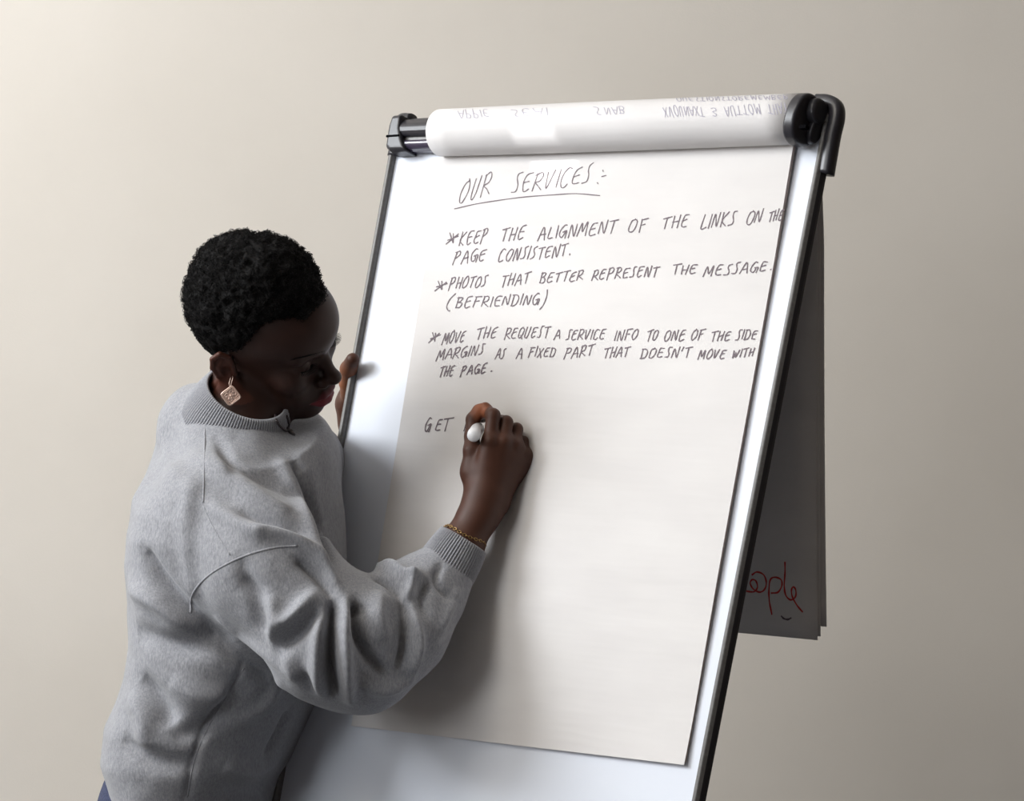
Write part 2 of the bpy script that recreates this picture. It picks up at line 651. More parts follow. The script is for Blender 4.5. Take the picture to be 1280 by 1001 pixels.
under = sheet('page_stack', [PTL, PTR, (PBR[0] - .002, PBR[1] - .003), (PBL[0] + .001, PBL[1] - .003)], PTH - .0006, PTH - .0010, M['paper_edge_shaded'], 24, 40, wav, M['paper_edge_shaded'])
page = sheet('page', [PTL, PTR, PBR, PBL], PTH, .0005, M['paper'], 24, 40, wav, M['paper_edge_shaded'])
adopt(padroot, under, page)

# turned-over sheets: wrap over the clamp like a fat roll, then hang down behind
RA = BP(551.5, 166, .024)
RB = BP(1001, 148.5, .024)
RR = .0345
down = np.array([0, 0, -1.0])
Uroll = (RB - RA) / np.linalg.norm(RB - RA)
backdir = np.cross(Uroll, down)
backdir = backdir if backdir @ NRM < 0 else -backdir
backdir /= np.linalg.norm(backdir)


def roll_profile(r, hang, dx=0.0, curl=0.0):
    """points (along back, along up) from the tucked front edge, round the front and the top, down behind"""
    pr = []
    for a in np.linspace(-118, 0, 12):           # under/front quadrant
        pr.append((-r * math.cos(math.radians(a)) , r * math.sin(math.radians(a))))
    for a in np.linspace(8, 160, 18):
        k = math.radians(a)
        pr.append((-r * math.cos(k) * (1.0 if a < 90 else 1.35), r * math.sin(k)))
    x0, z0 = pr[-1]
    for q in np.linspace(0.03, 1, 26):
        pr.append((x0 + .012 * min(1, q * 4) + dx * q + curl * max(0, q - .75) ** 2 * 16, z0 - hang * q))
    return pr


def turned(name, r, hang, inset, dx, side, curl=0.0, xr=0.0):
    pr = roll_profile(r, hang, dx, curl)
    n = len(pr)
    nu = 16
    V = []
    for lay in (0, 1):
        for i in range(nu + 1):
            a = i / nu
            c = RA + (RB - RA) * a
            c = c + Uroll * (-inset * (1 - a) - side * a)
            w = .0
            for k, (x, z) in enumerate(pr):
                q = max(0, k - 30) / 26
                rr0 = 1 + (.03 * math.sin(3.1 * a + .4) if k < 30 else 0)
                if lay:
                    x, z = x * (r - .0012) / r if k < 30 else x - .0012, z * (r - .0012) / r if k < 30 else z
                flare = q * q * (side * 0 + .004) * (a - .0)
                V.append(c + backdir * (x * rr0 + .004 * q * math.sin(7 * a)) + np.array([0, 0, z * rr0 - (c[2] - RA[2]) * q]) + Uroll * (flare + xr * a * q ** 3))
    F = []
    m1 = (nu + 1) * n
    for i in range(nu):
        for k in range(n - 1):
            q = i * n + k
            F.append((q, q + 1, q + n + 1, q + n))
            F.append((m1 + q, m1 + q + n, m1 + q + n + 1, m1 + q + 1))
    for k in range(n - 1):
        F.append((k, m1 + k, m1 + k + 1, k + 1))
        e = nu * n + k
        F.append((e, e + 1, m1 + e + 1, m1 + e))
    for i in range(nu):
        q = i * n + n - 1
        F.append((q, m1 + q, m1 + q + n, q + n))
        q = i * n
        F.append((q, q + n, m1 + q + n, m1 + q))
    return mesh_obj(name, V, F, M['paper_turned'])


t1 = turned('turned_sheet', RR, .697, .0, .000, -.001, xr=.003)
t2 = turned('turned_sheet', RR - .003, .708, -.003, -.008, .001, xr=.003)
t3 = turned('turned_sheet', RR - .006, .711, -.004, -.014, .002, xr=.006)
adopt(padroot, t1, t2, t3)

# ------------------------------------------------------------------ handwriting
G = {
    'A': [[(0, 0), (.42, 1), (.8, 0)], [(.18, .38), (.72, .42)]],
    'B': [[(.08, 0), (.1, 1)], [(0, .95), (.5, 1), (.6, .8), (.42, .58), (.1, .52), (.6, .45), (.68, .2), (.45, 0), (.05, .02)]],
    'C': [[(.72, .92), (.45, 1), (.15, .7), (.05, .35), (.2, .02), (.45, 0), (.7, .15)]],
    'D': [[(.08, 0), (.1, 1)], [(0, .97), (.5, .95), (.75, .6), (.6, .15), (.3, 0), (.02, .02)]],
    'E': [[(.7, .97), (.25, .92), (.1, .6), (.08, .2), (.25, 0), (.68, .08)], [(.1, .5), (.58, .58)]],
    'F': [[(.1, -.05), (.15, .95)], [(.1, .95), (.8, 1.02)], [(.12, .5), (.58, .56)]],
    'G': [[(.65, .95), (.4, 1), (.1, .65), (.08, .25), (.3, 0), (.55, .1), (.62, .4)], [(.4, .42), (.78, .46), (.76, -.05)]],
    'H': [[(.1, 0), (.12, 1)], [(.65, .02), (.72, 1)], [(.1, .45), (.7, .52)]],
    'I': [[(.1, 0), (.14, 1)]],
    'J': [[(.5, 1), (.45, .2), (.2, 0), (0, .15)]],
    'K': [[(.08, 0), (.12, 1)], [(.68, 1), (.12, .45), (.7, .02)]],
    'L': [[(.12, 1), (.05, .05), (.6, .04)]],
    'M': [[(0, -.05), (.2, .95), (.48, .25), (.82, 1), (.88, 0)]],
    'N': [[(.02, 0), (.15, .95), (.6, .02), (.72, 1.05)]],
    'O': [[(.5, 1), (.2, .85), (.04, .4), (.15, .03), (.42, 0), (.7, .35), (.72, .8), (.48, 1.02)]],
    'P': [[(.05, -.12), (.14, .98)], [(.02, .95), (.5, 1.02), (.66, .8), (.5, .55), (.12, .45)]],
    'Q': [[(.5, 1), (.2, .85), (.04, .4), (.15, .05), (.42, .05), (.7, .35), (.72, .8), (.48, 1.02)], [(.4, .3), (.75, -.15)]],
    'R': [[(.05, 0), (.14, 1)], [(.02, .93), (.5, 1.02), (.66, .82), (.5, .55), (.14, .45), (.45, .25), (.82, .02)]],
    'S': [[(.62, 1), (.3, .95), (.28, .7), (.42, .35), (.35, .05), (0, 0)]],
    'T': [[(.4, 0), (.42, .96)], [(0, .92), (.85, 1.02)]],
    'U': [[(.1, 1), (.05, .3), (.25, 0), (.5, .15), (.68, 1)]],
    'V': [[(.05, 1), (.28, 0), (.7, 1.05)]],
    'W': [[(.02, .95), (.12, 0), (.42, .65), (.55, 0), (.95, 1)]],
    'X': [[(.05, 1), (.65, 0)], [(.7, 1), (0, 0)]],
    '*': [[(.1, .95), (.55, .12)], [(.75, .75), (.0, .05)], [(.35, .85), (.58, .12)], [(.1, .42), (.85, .62)]],
    '(': [[(.5, 1.15), (.12, .7), (.02, .2), (.25, -.15), (.42, -.1)]],
    ')': [[(.25, 1.35), (.38, .8), (.3, .1), (0, -.35)]],
    '.': [[(.08, .0), (.16, .08)]],
    "'": [[(.2, 1.1), (.05, .7)]],
    '-': [[(0, .45), (.6, .55)]],
    '3': [[(0, .9), (.4, 1), (.5, .75), (.15, .5), (.55, .3), (.4, 0), (0, .1)]],
}
WID = {'I': .22, '.': .2, "'": .25, 'M': 1.0, 'W': 1.05, '(': .5, ')': .5, 'L': .62, 'S': .66, 'J': .55, '3': .6}


def strokes_word(word, x0, y0, x1, y1, h, slant=.28, flip=False, jit=.05, rnd=random):
    ws = [WID.get(c, .82) for c in word]
    gap = .2
    tot = sum(ws) + gap * (len(ws) - 1)
    unit = (x1 - x0) / tot
    out = []
    cur = 0
    for c, w in zip(word, ws):
        hs = h * (1 + rnd.uniform(-.07, .07))
        dy0 = rnd.uniform(-.05, .05) * h
        for st in G[c]:
            pts = []
            for (x, y) in st:
                gx = (cur + x * (w / .82 if c not in WID else 1)) * unit + rnd.uniform(-jit, jit) * unit
                gy = y + rnd.uniform(-jit, jit)
                if flip:
                    gy = 1 - gy
                k = ((cur + x) * unit) / max(1e-6, (x1 - x0))
                by = y0 + (y1 - y0) * k
                pts.append((x0 + gx + slant * hs * gy, by - hs * gy + dy0))
            out.append(pts)
        cur += w + gap
    return out


def ribbon(pts3, nrm, width, lift=.0004):
    """flat pen stroke following pts3 on a surface with normals nrm"""
    p = np.asarray(pts3, float)
    n = len(p)
    T = np.gradient(p, axis=0)
    T /= np.linalg.norm(T, axis=1)[:, None] + 1e-12
    nr = np.broadcast_to(nrm, (n, 3))
    B = np.cross(nr, T)
    B /= np.linalg.norm(B, axis=1)[:, None]
    w = width * .5 * (1 + .18 * np.sin(np.arange(n) * .8 + p[0, 0] * 900))[:, None]
    e = T * width * .35
    p2 = p.copy()
    p2[0] -= e[0]
    p2[-1] += e[-1]
    V = np.concatenate([p2 - B * w + nr * lift, p2 + B * w + nr * lift])
    F = [(i, i + 1, n + i + 1, n + i) for i in range(n - 1)]
    return V, F


def write_on_page(strokes, width, name='handwriting', mt=None, curve=True):
    parts = []
    for st in strokes:
        c = catmull(st, 6) if curve else np.array(st, float)
        pts = []
        for q in c:
            s, t = ST(q[0], q[1], PTH)
            # follow the sheet's wave
            b = (t - PTL[1]) / (PBL[1] - PTL[1])
            a = min(1, max(0, (s - PTL[0]) / (PTR[0] - PTL[0])))
            pts.append(fromBP(s, t, PTH + wav((s, t), a, max(0, b))))
        parts.append(ribbon(pts, NRM, width, .0007))
    V, F = merge(parts)
    o = mesh_obj(name, V, F, mt or M['ink'], smooth=False)
    adopt(padroot, o)
    o.parent = page
    o['kind'] = 'stuff'
    return o


LINES = [
    ([('OUR', 574, 255, 612, 243, 27), ('SERVICES', 640, 242, 738, 229, 22)],
     [[(748, 229), (749, 230.5)], [(755, 213.5), (755.5, 215)], [(753.5, 221.5), (759, 220)],
      [(569, 261.5), (595, 255.6), (625.5, 250.7), (658, 246.6), (694, 244), (721, 242.6), (751, 245)]], .0013),
    ([('*', 557, 306, 571, 304, 16), ('KEEP', 573, 307, 608, 302, 17), ('THE', 625, 302, 655, 299, 17), ('ALIGNMENT', 672, 300, 769, 291, 16),
      ('OF', 785, 291, 808, 288, 16), ('THE', 827, 287, 860, 283, 15), ('LINKS', 876, 286, 918, 281, 17), ('ON', 933, 280, 952, 278, 15), ('THE', 960, 277, 978, 275, 13)], [], .00155),
    ([('PAGE', 566, 330, 606, 325, 15), ('CONSISTENT', 622, 327, 707, 320, 15), ('.', 711, 318, 713, 318, 12)], [], .00155),
    ([('*', 543, 364, 556, 362, 13), ('PHOTOS', 561, 361, 607, 358, 14), ('THAT', 625, 359, 660, 355, 15), ('BETTER', 674, 354, 728, 350, 12),
      ('REPRESENT', 739, 350, 822, 345, 13), ('THE', 839, 343, 870, 342, 12), ('MESSAGE', 879, 345, 958, 339, 13), ('.', 962, 338, 964, 338, 12)], [], .00155),
    ([('(', 558, 386, 564, 386, 16), ('BEFRIENDING', 569, 385, 673, 380, 13), (')', 676, 382, 681, 382, 15)], [], .00155),
    ([('*', 536, 429, 547, 427, 14), ('MOVE', 552, 430, 580, 427, 14), ('THE', 594, 425, 620, 422, 14), ('REQUEST', 630, 424, 685, 421, 13), ('A', 692, 424, 699, 423, 12),
      ('SERVICE', 707, 424, 755, 424, 12), ('INFO', 767, 426, 796, 424, 13), ('TO', 807, 426, 821, 425, 13), ('ONE', 829, 427, 855, 425, 13), ('OF', 863, 425, 879, 424, 12),
      ('THE', 887, 427, 912, 425, 12), ('SIDE', 919, 424, 945, 424, 12)], [], .00155),
    ([('MARGINS', 545, 450, 604, 443, 13), ('AS', 619, 448, 630, 447, 12), ('A', 645, 448, 652, 448, 12), ('FIXED', 660, 446, 693, 446, 12), ('PART', 705, 448, 740, 444, 13),
      ('THAT', 753, 448, 785, 445, 12), ("DOESN'T", 800, 448, 862, 446, 12), ('MOVE', 872, 448, 906, 448, 11), ('WITH', 915, 447, 941, 445, 10)], [], .00155),
    ([('THE', 548, 471, 566, 469, 13), ('PAGE', 575, 469, 607, 466, 12), ('.', 613, 465, 615, 465, 12)], [], .0018),
    ([('G', 529, 540, 537, 539, 17), ('E', 543, 539, 551, 538, 14), ('T', 551, 538, 562, 537, 15)], [[(579.8, 538.5), (581.3, 534), (582.6, 529)]], .0018),
]
for words, extra, wdt in LINES:
    sts = []
    for (w, x0, y0, x1, y1, h) in words:
        sts += strokes_word(w, x0, y0, x1, y1, h)
    write_on_page(sts + extra, wdt)

# ------------------------------------------------------------------ signed-distance modelling


def length(a):
    return np.sqrt((a * a).sum(-1))


def smin(a, b, k):
    h = np.clip(.5 + .5 * (b - a) / k, 0, 1)
    return b + (a - b) * h - k * h * (1 - h)


def smax(a, b, k):
    return -smin(-a, -b, k)


def cone(p, a, b, ra, rb):
    a, b = np.asarray(a, np.float32), np.asarray(b, np.float32)
    ba = b - a
    h = np.clip(((p - a) @ ba) / (ba @ ba), 0, 1)
    return length(p - a - h[..., None] * ba) - (ra + (rb - ra) * h)


def chain(p, pts, rads, k=.01):
    d = None
    for i in range(len(pts) - 1):
        c = cone(p, pts[i], pts[i + 1], rads[i], rads[i + 1])
        d = c if d is None else smin(d, c, k)
    return d


def ell(p, c, r, Rm=None):
    q = p - np.asarray(c, np.float32)
    if Rm is not None:
        q = q @ np.asarray(Rm, np.float32)
    r = np.asarray(r, np.float32)
    k0 = length(q / r)
    k1 = length(q / (r * r))
    return k0 * (k0 - 1) / np.maximum(k1, 1e-6)


def nets(f, lo, hi, h):
    """surface nets of f(points)->sdf over a box; returns verts, quads"""
    lo, hi = np.asarray(lo, float), np.asarray(hi, float)
    n = np.ceil((hi - lo) / h).astype(int) + 1
    ax = [(lo[i] + h * np.arange(n[i])).astype(np.float32) for i in range(3)]
    Vv = np.empty(n, np.float32)
    step = max(1, int(1.2e6 // (n[1] * n[2])))
    for i in range(0, n[0], step):
        g = np.stack(np.meshgrid(ax[0][i:i + step], ax[1], ax[2], indexing='ij'), -1)
        Vv[i:i + step] = f(g.reshape(-1, 3)).reshape(g.shape[:3])
    ins = Vv < 0
    c = [slice(0, -1), slice(1, None)]
    cnt = np.zeros(n - 1, np.uint8)
    for a in (0, 1):
        for b in (0, 1):
            for d in (0, 1):
                cnt += ins[c[a], c[b], c[d]]
    act = (cnt > 0) & (cnt < 8)
    idx = np.argwhere(act)
    pos = np.zeros((len(idx), 3))
    num = np.zeros(len(idx))
    corners = [(a, b, d) for a in (0, 1) for b in (0, 1) for d in (0, 1)]
    cv = {cc: Vv[idx[:, 0] + cc[0], idx[:, 1] + cc[1], idx[:, 2] + cc[2]] for cc in corners}
    for cc in corners:
        for axn in range(3):
            if cc[axn] == 0:
                c2 = list(cc)
                c2[axn] = 1
                v0, v1 = cv[cc], cv[tuple(c2)]
                mk = (v0 < 0) != (v1 < 0)
                t = np.where(mk, v0 / np.where(mk, v0 - v1, 1), 0)
                for j in range(3):
                    pos[:, j] += np.where(mk, cc[j] + (t if j == axn else 0), 0)
                num += mk
    pos = (idx + pos / num[:, None]) * h + lo
    vid = -np.ones(n - 1, np.int64)
    vid[act] = np.arange(len(idx))
    Q = []
    for axn in range(3):
        s0 = [slice(None)] * 3
        s1 = [slice(None)] * 3
        s0[axn] = slice(0, -1)
        s1[axn] = slice(1, None)
        A, B = ins[tuple(s0)], ins[tuple(s1)]
        e = np.argwhere(A != B)
        o1, o2 = (axn + 1) % 3, (axn + 2) % 3
        ok = (e[:, o1] > 0) & (e[:, o2] > 0) & (e[:, o1] < n[o1] - 1) & (e[:, o2] < n[o2] - 1)
        e = e[ok]
        inside = A[e[:, 0], e[:, 1], e[:, 2]]
        q = []
        for (d1, d2) in ((1, 1), (0, 1), (0, 0), (1, 0)):
            f_ = e.copy()
            f_[:, o1] -= d1
            f_[:, o2] -= d2
            q.append(vid[f_[:, 0], f_[:, 1], f_[:, 2]])
        q = np.stack(q, -1)
        q = np.where(inside[:, None], q, q[:, ::-1])
        Q.append(q)
    return pos, np.concatenate(Q)


def relax(V, Q, it=1, lam=.5):
    for _ in range(it):
        acc = np.zeros_like(V)
        num = np.zeros(len(V))
        for a, b in ((0, 1), (1, 2), (2, 3), (3, 0)):
            np.add.at(acc, Q[:, a], V[Q[:, b]])
            np.add.at(num, Q[:, a], 1)
            np.add.at(acc, Q[:, b], V[Q[:, a]])
            np.add.at(num, Q[:, b], 1)
        V = V * (1 - lam) + lam * acc / np.maximum(num, 1)[:, None]
    return V


def vnormals(V, Q):
    n = np.cross(V[Q[:, 2]] - V[Q[:, 0]], V[Q[:, 3]] - V[Q[:, 1]])
    N = np.zeros_like(V)
    for k in range(4):
        np.add.at(N, Q[:, k], n)
    return N / (np.linalg.norm(N, axis=1)[:, None] + 1e-12)


def vnoise(p, scale, seed=0, octs=3):
    """cheap value noise on points"""
    out = np.zeros(len(p))
    amp = 1.0
    for o in range(octs):
        q = p * scale * 2 ** o + seed * 17.3
        i = np.floor(q).astype(np.int64)
        f = q - i
        f = f * f * (3 - 2 * f)
        r = 0
        for a in (0, 1):
            for b in (0, 1):
                for c in (0, 1):
                    hsh = ((i[:, 0] + a) * 374761393 + (i[:, 1] + b) * 668265263 + (i[:, 2] + c) * 2147483647) & 0xffffffff
                    hsh = ((hsh ^ (hsh >> 13)) * 1274126177) & 0xffffffff
                    v = ((hsh ^ (hsh >> 16)) & 0xffff) / 65535.0
                    r = r + v * (f[:, 0] if a else 1 - f[:, 0]) * (f[:, 1] if b else 1 - f[:, 1]) * (f[:, 2] if c else 1 - f[:, 2])
        out += amp * (r - .5)
        amp *= .5
    return out


# ------------------------------------------------------------------ the person: head
def rotm(y, p, r):
    c, s = math.cos, math.sin
    Rz = np.array([[c(y), -s(y), 0], [s(y), c(y), 0], [0, 0, 1]])
    Ry = np.array([[c(p), 0, s(p)], [0, 1, 0], [-s(p), 0, c(p)]])
    Rx = np.array([[1, 0, 0], [0, c(r), -s(r)], [0, s(r), c(r)]])
    return Rz @ Ry @ Rx


HD = 3.93                       # depth of the head
RH = rotm(math.radians(-19.5), math.radians(19.0), math.radians(37))
H0 = P(329, 424, HD)


def h2w(v):
    return H0 + np.asarray(v, float) @ RH.T


def w2h(v):
    return (np.asarray(v, float) - H0) @ RH


NB = P(292, 560, 3.93)          # base of the neck
NBl = w2h(NB)


def head_core(p):
    d = ell(p, (-.012, 0, .045), (.098, .074, .085))
    d = smin(d, ell(p, (.040, 0, .059), (.073, .067, .060)), .03)
    d = smin(d, ell(p, (.036, 0, -.025), (.058, .056, .066)), .03)
    return d


def head_sdf(p):
    ay = np.stack([p[:, 0], np.abs(p[:, 1]), p[:, 2]], -1)   # mirrored halves
    d = head_core(p)
    d = smin(d, cone(ay, (-.004, .050, -.040), (.070, .014, -.086), .016, .016), .022)
    d = smin(d, ell(p, (.050, 0, -.066), (.040, .038, .032)), .02)
    d = smin(d, ell(p, (.078, 0, -.088), (.017, .019, .016)), .012)
    d = smin(d, ell(ay, (.068, .043, -.012), (.022, .020, .020)), .018)      # cheekbones
    d = smin(d, ell(ay, (.068, .030, -.045), (.020, .018, .022)), .018)      # cheeks
    d = smin(d, cone(ay, (.092, .008, .035), (.081, .045, .037), .010, .009), .012)   # brow
    d = smax(d, -ell(ay, (.105, .033, .018), (.016, .017, .012)), .010)      # sockets
    d = smin(d, ell(ay, (.0785, .033, .018), (.0150, .0150, .0135)), .004)   # lids
    d = smin(d, cone(ay, (.087, .022, .0065), (.082, .045, .006), .0032, .0028), .004)
    # nose
    d = smin(d, chain(p, [(.091, 0, .024), (.100, 0, .004), (.111, 0, -.018)], [.0075, .0075, .0095], .006), .009)
    d = smin(d, ell(p, (.114, 0, -.021), (.0105, .0115, .0095)), .006)
    d = smin(d, ell(ay, (.102, .0135, -.026), (.0105, .0075, .0080)), .005)
    d = smax(d, -ell(ay, (.108, .0075, -.0325), (.0060, .0038, .0050)), .003)
    # muzzle and lips
    d = smin(d, ell(p, (.078, 0, -.052), (.026, .028, .024)), .014)
    up = chain(ay, [(.1045, .0, -.0505), (.1020, .010, -.0507), (.090, .025, -.0590)], [.0066, .0068, .0030], .003)
    lo = chain(ay, [(.1015, .0, -.0660), (.0985, .010, -.0652), (.089, .024, -.0607)], [.0088, .0082, .0032], .003)
    d = smin(d, up, .004)
    d2 = smin(d, lo, .004)
    # mouth line
    gr = chain(ay, [(.1115, .0, -.0578), (.1070, .011, -.0580), (.092, .027, -.0606)], [.0016, .0016, .0012], .002)
    d2 = smax(d2, -gr, .003)
    # ears
    rw = np.array([[1, 0, 0], [0, 1, 0], [0, 0, 1.0]])
    e = ay - np.array([-.012, .076, .0], np.float32)
    # ear plane: leans out to the back
    ca, sa = math.cos(.45), math.sin(.45)
    ex = e[:, 0] * ca - e[:, 1] * sa
    eo = e[:, 0] * sa + e[:, 1] * ca
    q = np.stack([ex, eo, e[:, 2]], -1)
    tl = .22
    q = np.stack([q[:, 0] * math.cos(tl) + q[:, 2] * math.sin(tl), q[:, 1], -q[:, 0] * math.sin(tl) + q[:, 2] * math.cos(tl)], -1)
    plate = ell(q, (-.004, .001, .004), (.0165, .0045, .0290))
    rim = chain(q, [(.010, .002, .006), (.008, .004, .024), (-.003, .006, .033), (-.015, .006, .026), (-.019, .006, .010), (-.015, .005, -.008), (-.006, .003, -.020)],
                [.0028, .0033, .0036, .0036, .0034, .0030, .0026], .002)
    anti = chain(q, [(-.004, .004, .020), (-.010, .005, .010), (-.009, .005, -.004), (-.003, .004, -.012)], [.0022, .0028, .0028, .0024], .003)
    lobe = ell(q, (-.001, .002, -.0245), (.0085, .0042, .0095))
    trag = ell(q, (.0085, .003, -.003), (.0040, .0040, .0070))
    ear = smin(smin(plate, lobe, .004), rim, .0035)
    ear = smin(ear, anti, .003)
    ear = smax(ear, -ell(q, (.000, .007, -.001), (.0075, .0060, .0105)), .002)
    ear = smin(ear, trag, .003)
    d2 = smin(d2, ear, .0035)
    # neck
    nk = cone(p, (-.022, 0, -.030), NBl, .048, .058)
    d2 = smin(d2, nk, .022)
    sh = cone(p, NBl + np.array([0, .03, 0]), NBl - np.array([.0, .03, 0]), .06, .06)
    d2 = smin(d2, sh, .03)
    return d2


HLO = np.minimum([-.125, -.115, -.135], NBl - .07)
HHI = np.maximum([.140, .115, .145], NBl + .07)
hv, hq = nets(lambda p: head_sdf(p), HLO, HHI, .00185)
hv = relax(hv, hq, 1, .35)
# skin colour in head space
SKIN_SHADED = np.array([.034, .0140, .0098])  # head and neck: the shade they stand in is put into this tone
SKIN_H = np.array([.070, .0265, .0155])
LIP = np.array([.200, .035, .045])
hc = np.tile(SKIN_SHADED, (len(hv), 1))


def lipmask(p):
    ay = np.stack([p[:, 0], np.abs(p[:, 1]), p[:, 2]], -1)
    up = chain(ay, [(.1045, .0, -.0515), (.1020, .010, -.0515), (.091, .024, -.0590)], [.0066, .0066, .0030], .003)
    lo = chain(ay, [(.1015, .0, -.0660), (.0985, .010, -.0652), (.090, .023, -.0607)], [.0088, .0082, .0032], .003)
    return np.clip((.0016 - np.minimum(up, lo)) / .0014, 0, 1)


ear_glow = np.clip((np.abs(hv[:, 1]) - .074) / .004, 0, 1)[:, None] * np.clip((.045 - np.abs(hv[:, 0] + .012)) / .01, 0, 1)[:, None] * (np.abs(hv[:, 2:3]) < .04)
hc = hc * (1 + ear_glow * np.array([1.3, .9, .7]))  # ears redder and lighter: light through them put into the skin colour
lm = lipmask(hv)[:, None]
low = np.clip((-.052 - hv[:, 2]) / .008, 0, 1)[:, None]
hc = hc * (1 - lm) + lm * (LIP * (.62 + .38 * low))
hvw = h2w(hv)


# ------------------------------------------------------------------ the person: hands
def hand_r(p):
    q = lambda x, y, d: P(x, y, d)
    d = chain(p, [q(548, 735, 3.835), q(577, 682, 3.842), q(600, 640, 3.853), q(606, 622, 3.858)], [.033, .0295, .0265, .0275], .01)
    d = smin(d, cone(p, q(596, 650, 3.853), q(612, 628, 3.865), .025, .026), .01)
    # back of the hand: four metacarpals fanning to the knuckles
    kn = [q(613, 552, 3.858), q(630, 553, 3.862), q(644, 558, 3.872), q(655, 569, 3.886)]
    wr = [q(600, 625, 3.858), q(607, 624, 3.857), q(614, 622, 3.862), q(619, 622, 3.87)]
    for a, b, ra in zip(wr, kn, (.0150, .0150, .0145, .0140)):
        d = smin(d, cone(p, a, b, .020, ra * .86), .012)
    d = smin(d, cone(p, q(615, 600, 3.872), q(635, 575, 3.880), .023, .020), .012)
    d = smin(d, cone(p, q(622, 605, 3.885), q(654, 580, 3.893), .018, .0150), .012)
    # thumb ball
    d = smin(d, chain(p, [q(600, 618, 3.868), q(592, 590, 3.872), q(590.5, 563, 3.874)], [.020, .0165, .0125], .012), .010)
    fing = []
    # index: up to the PIP, then folding in to the page
    fing.append(chain(p, [kn[0], q(616.5, 519, 3.868), q(609, 514, 3.895), q(603, 522, 3.910)], [.0108, .0095, .0086, .0074], .004))
    fing.append(chain(p, [kn[1], q(632.5, 528, 3.876), q(627, 527, 3.900), q(618, 535, 3.910)], [.0108, .0094, .0088, .0078], .004))
    fing.append(chain(p, [kn[2], q(645.5, 536.5, 3.886), q(640, 538, 3.906), q(630, 546, 3.912)], [.0104, .0088, .0084, .0075], .004))
    fing.append(chain(p, [kn[3], q(654, 552, 3.898), q(648, 553, 3.910), q(638, 560, 3.912)], [.0092, .0078, .0074, .0068], .004))
    fd = None
    for f in fing:
        fd = f if fd is None else smin(fd, f, .0016)
    d = smin(d, fd, .006)
    th = chain(p, [q(590.5, 563, 3.874), q(590, 545, 3.884), q(591.5, 524, 3.893), q(599, 513.5, 3.893), q(606.5, 508.5, 3.890)], [.0122, .0104, .0098, .0090, .0068], .004)
    d = smin(d, th, .005)
    # tendon ridges / knuckle bumps
    for k, (dx, r) in enumerate(((0, .0062), (0, .0066), (0, .0062), (0, .0050))):
        d = smin(d, length(p - (kn[k] + np.array([0, -.0075, .002]))) - r, .006)
    return d


a_ = P(530, 745, 3.8)
b_ = P(685, 492, 3.95)
rlo = np.minimum(a_, b_)
rhi = np.maximum(a_, b_)
rlo[1], rhi[1] = 3.80, 3.935
rv, rq = nets(hand_r, rlo, rhi, .00125)
rv = relax(rv, rq, 1, .4)
rc = np.tile(SKIN_H, (len(rv), 1))
pxr = PX(rv)
# warmer, lighter skin on the inner side of the thumb and the fingertips
tipm = np.clip(1.3 - length(rv - P(602, 514, 3.890)) / .014, 0, 1)[:, None]
rc = rc * (1 - tipm) + tipm * np.array([.42, .14, .065])

LHD = 4.19


def hand_l(p):
    q = lambda x, y, d: P(x, y, d)
    d = chain(p, [q(455, 570, 4.245), q(445, 530, 4.225), q(440, 505, 4.215)], [.028, .025, .026], .01)
    d = smin(d, ell(p, q(445, 487, 4.213), (.021, .016, .030)), .012)
    # thumb along the rail, tip turned up
    d = smin(d, chain(p, [q(437, 500, 4.200), q(434, 478, 4.168), q(435.5, 461, 4.142), q(441, 449.5, 4.122)], [.0130, .0118, .0122, .0102], .004), .006)
    # fingers behind the board
    for k in range(4):
        zz = 455 + k * 17
        d = smin(d, chain(p, [q(448, zz + 10, 4.215), q(466, zz, 4.235), q(486, zz - 2, 4.228), q(497, zz, 4.215)], [.0095, .0088, .008, .0068], .004), .004)
    return d


a_ = P(420, 580, 4.3)
b_ = P(520, 425, 4.12)
llo, lhi = np.minimum(a_, b_), np.maximum(a_, b_)
llo[1], lhi[1] = 4.11, 4.29
lv, lq = nets(hand_l, llo, lhi, .0017)
lv = relax(lv, lq, 1, .4)
lc = np.tile(SKIN_H, (len(lv), 1))
pm = np.clip(1 - length(lv - P(437, 470, 4.165)) / .05, 0, 1)[:, None]
lc = lc * (1 - pm) + pm * np.array([.42, .16, .075])


# trunk under the clothes
def trunk(p):
    q = P
    d = chain(p, [q(292, 565, 3.93), q(283, 660, 3.955), q(262, 800, 3.985), q(245, 930, 4.02), q(243, 985, 4.03)], [.075, .098, .088, .095, .105], .05)
    d = smin(d, chain(p, [q(300, 600, 3.93), q(275, 618, 3.86), q(415, 800, 3.80), q(560, 712, 3.84)], [.06, .045, .036, .031], .02), .03)
    d = smin(d, chain(p, [q(310, 600, 3.96), q(365, 590, 4.10), q(470, 655, 4.315), q(452, 562, 4.245)], [.06, .045, .036, .027], .02), .03)
    hipc = q(243, 985, 4.03)
    for sgn, kx in ((-1, 0.02), (1, -.04)):
        hp = hipc + np.array([.03 * sgn, .085 * sgn, -.03])
        kn = np.array([hp[0] + .05 + kx, hp[1] + .01 * sgn, .47])
        an = np.array([hp[0] + .0 + kx, hp[1] + .02 * sgn, .085])
        d = smin(d, chain(p, [hp, kn, an], [.083, .054, .036], .02), .03)
    return d


tv, tq = nets(trunk, (-.62, 3.65, .03), (.0, 4.42, 1.47), .008)
tc_ = np.tile(SKIN_H, (len(tv), 1))

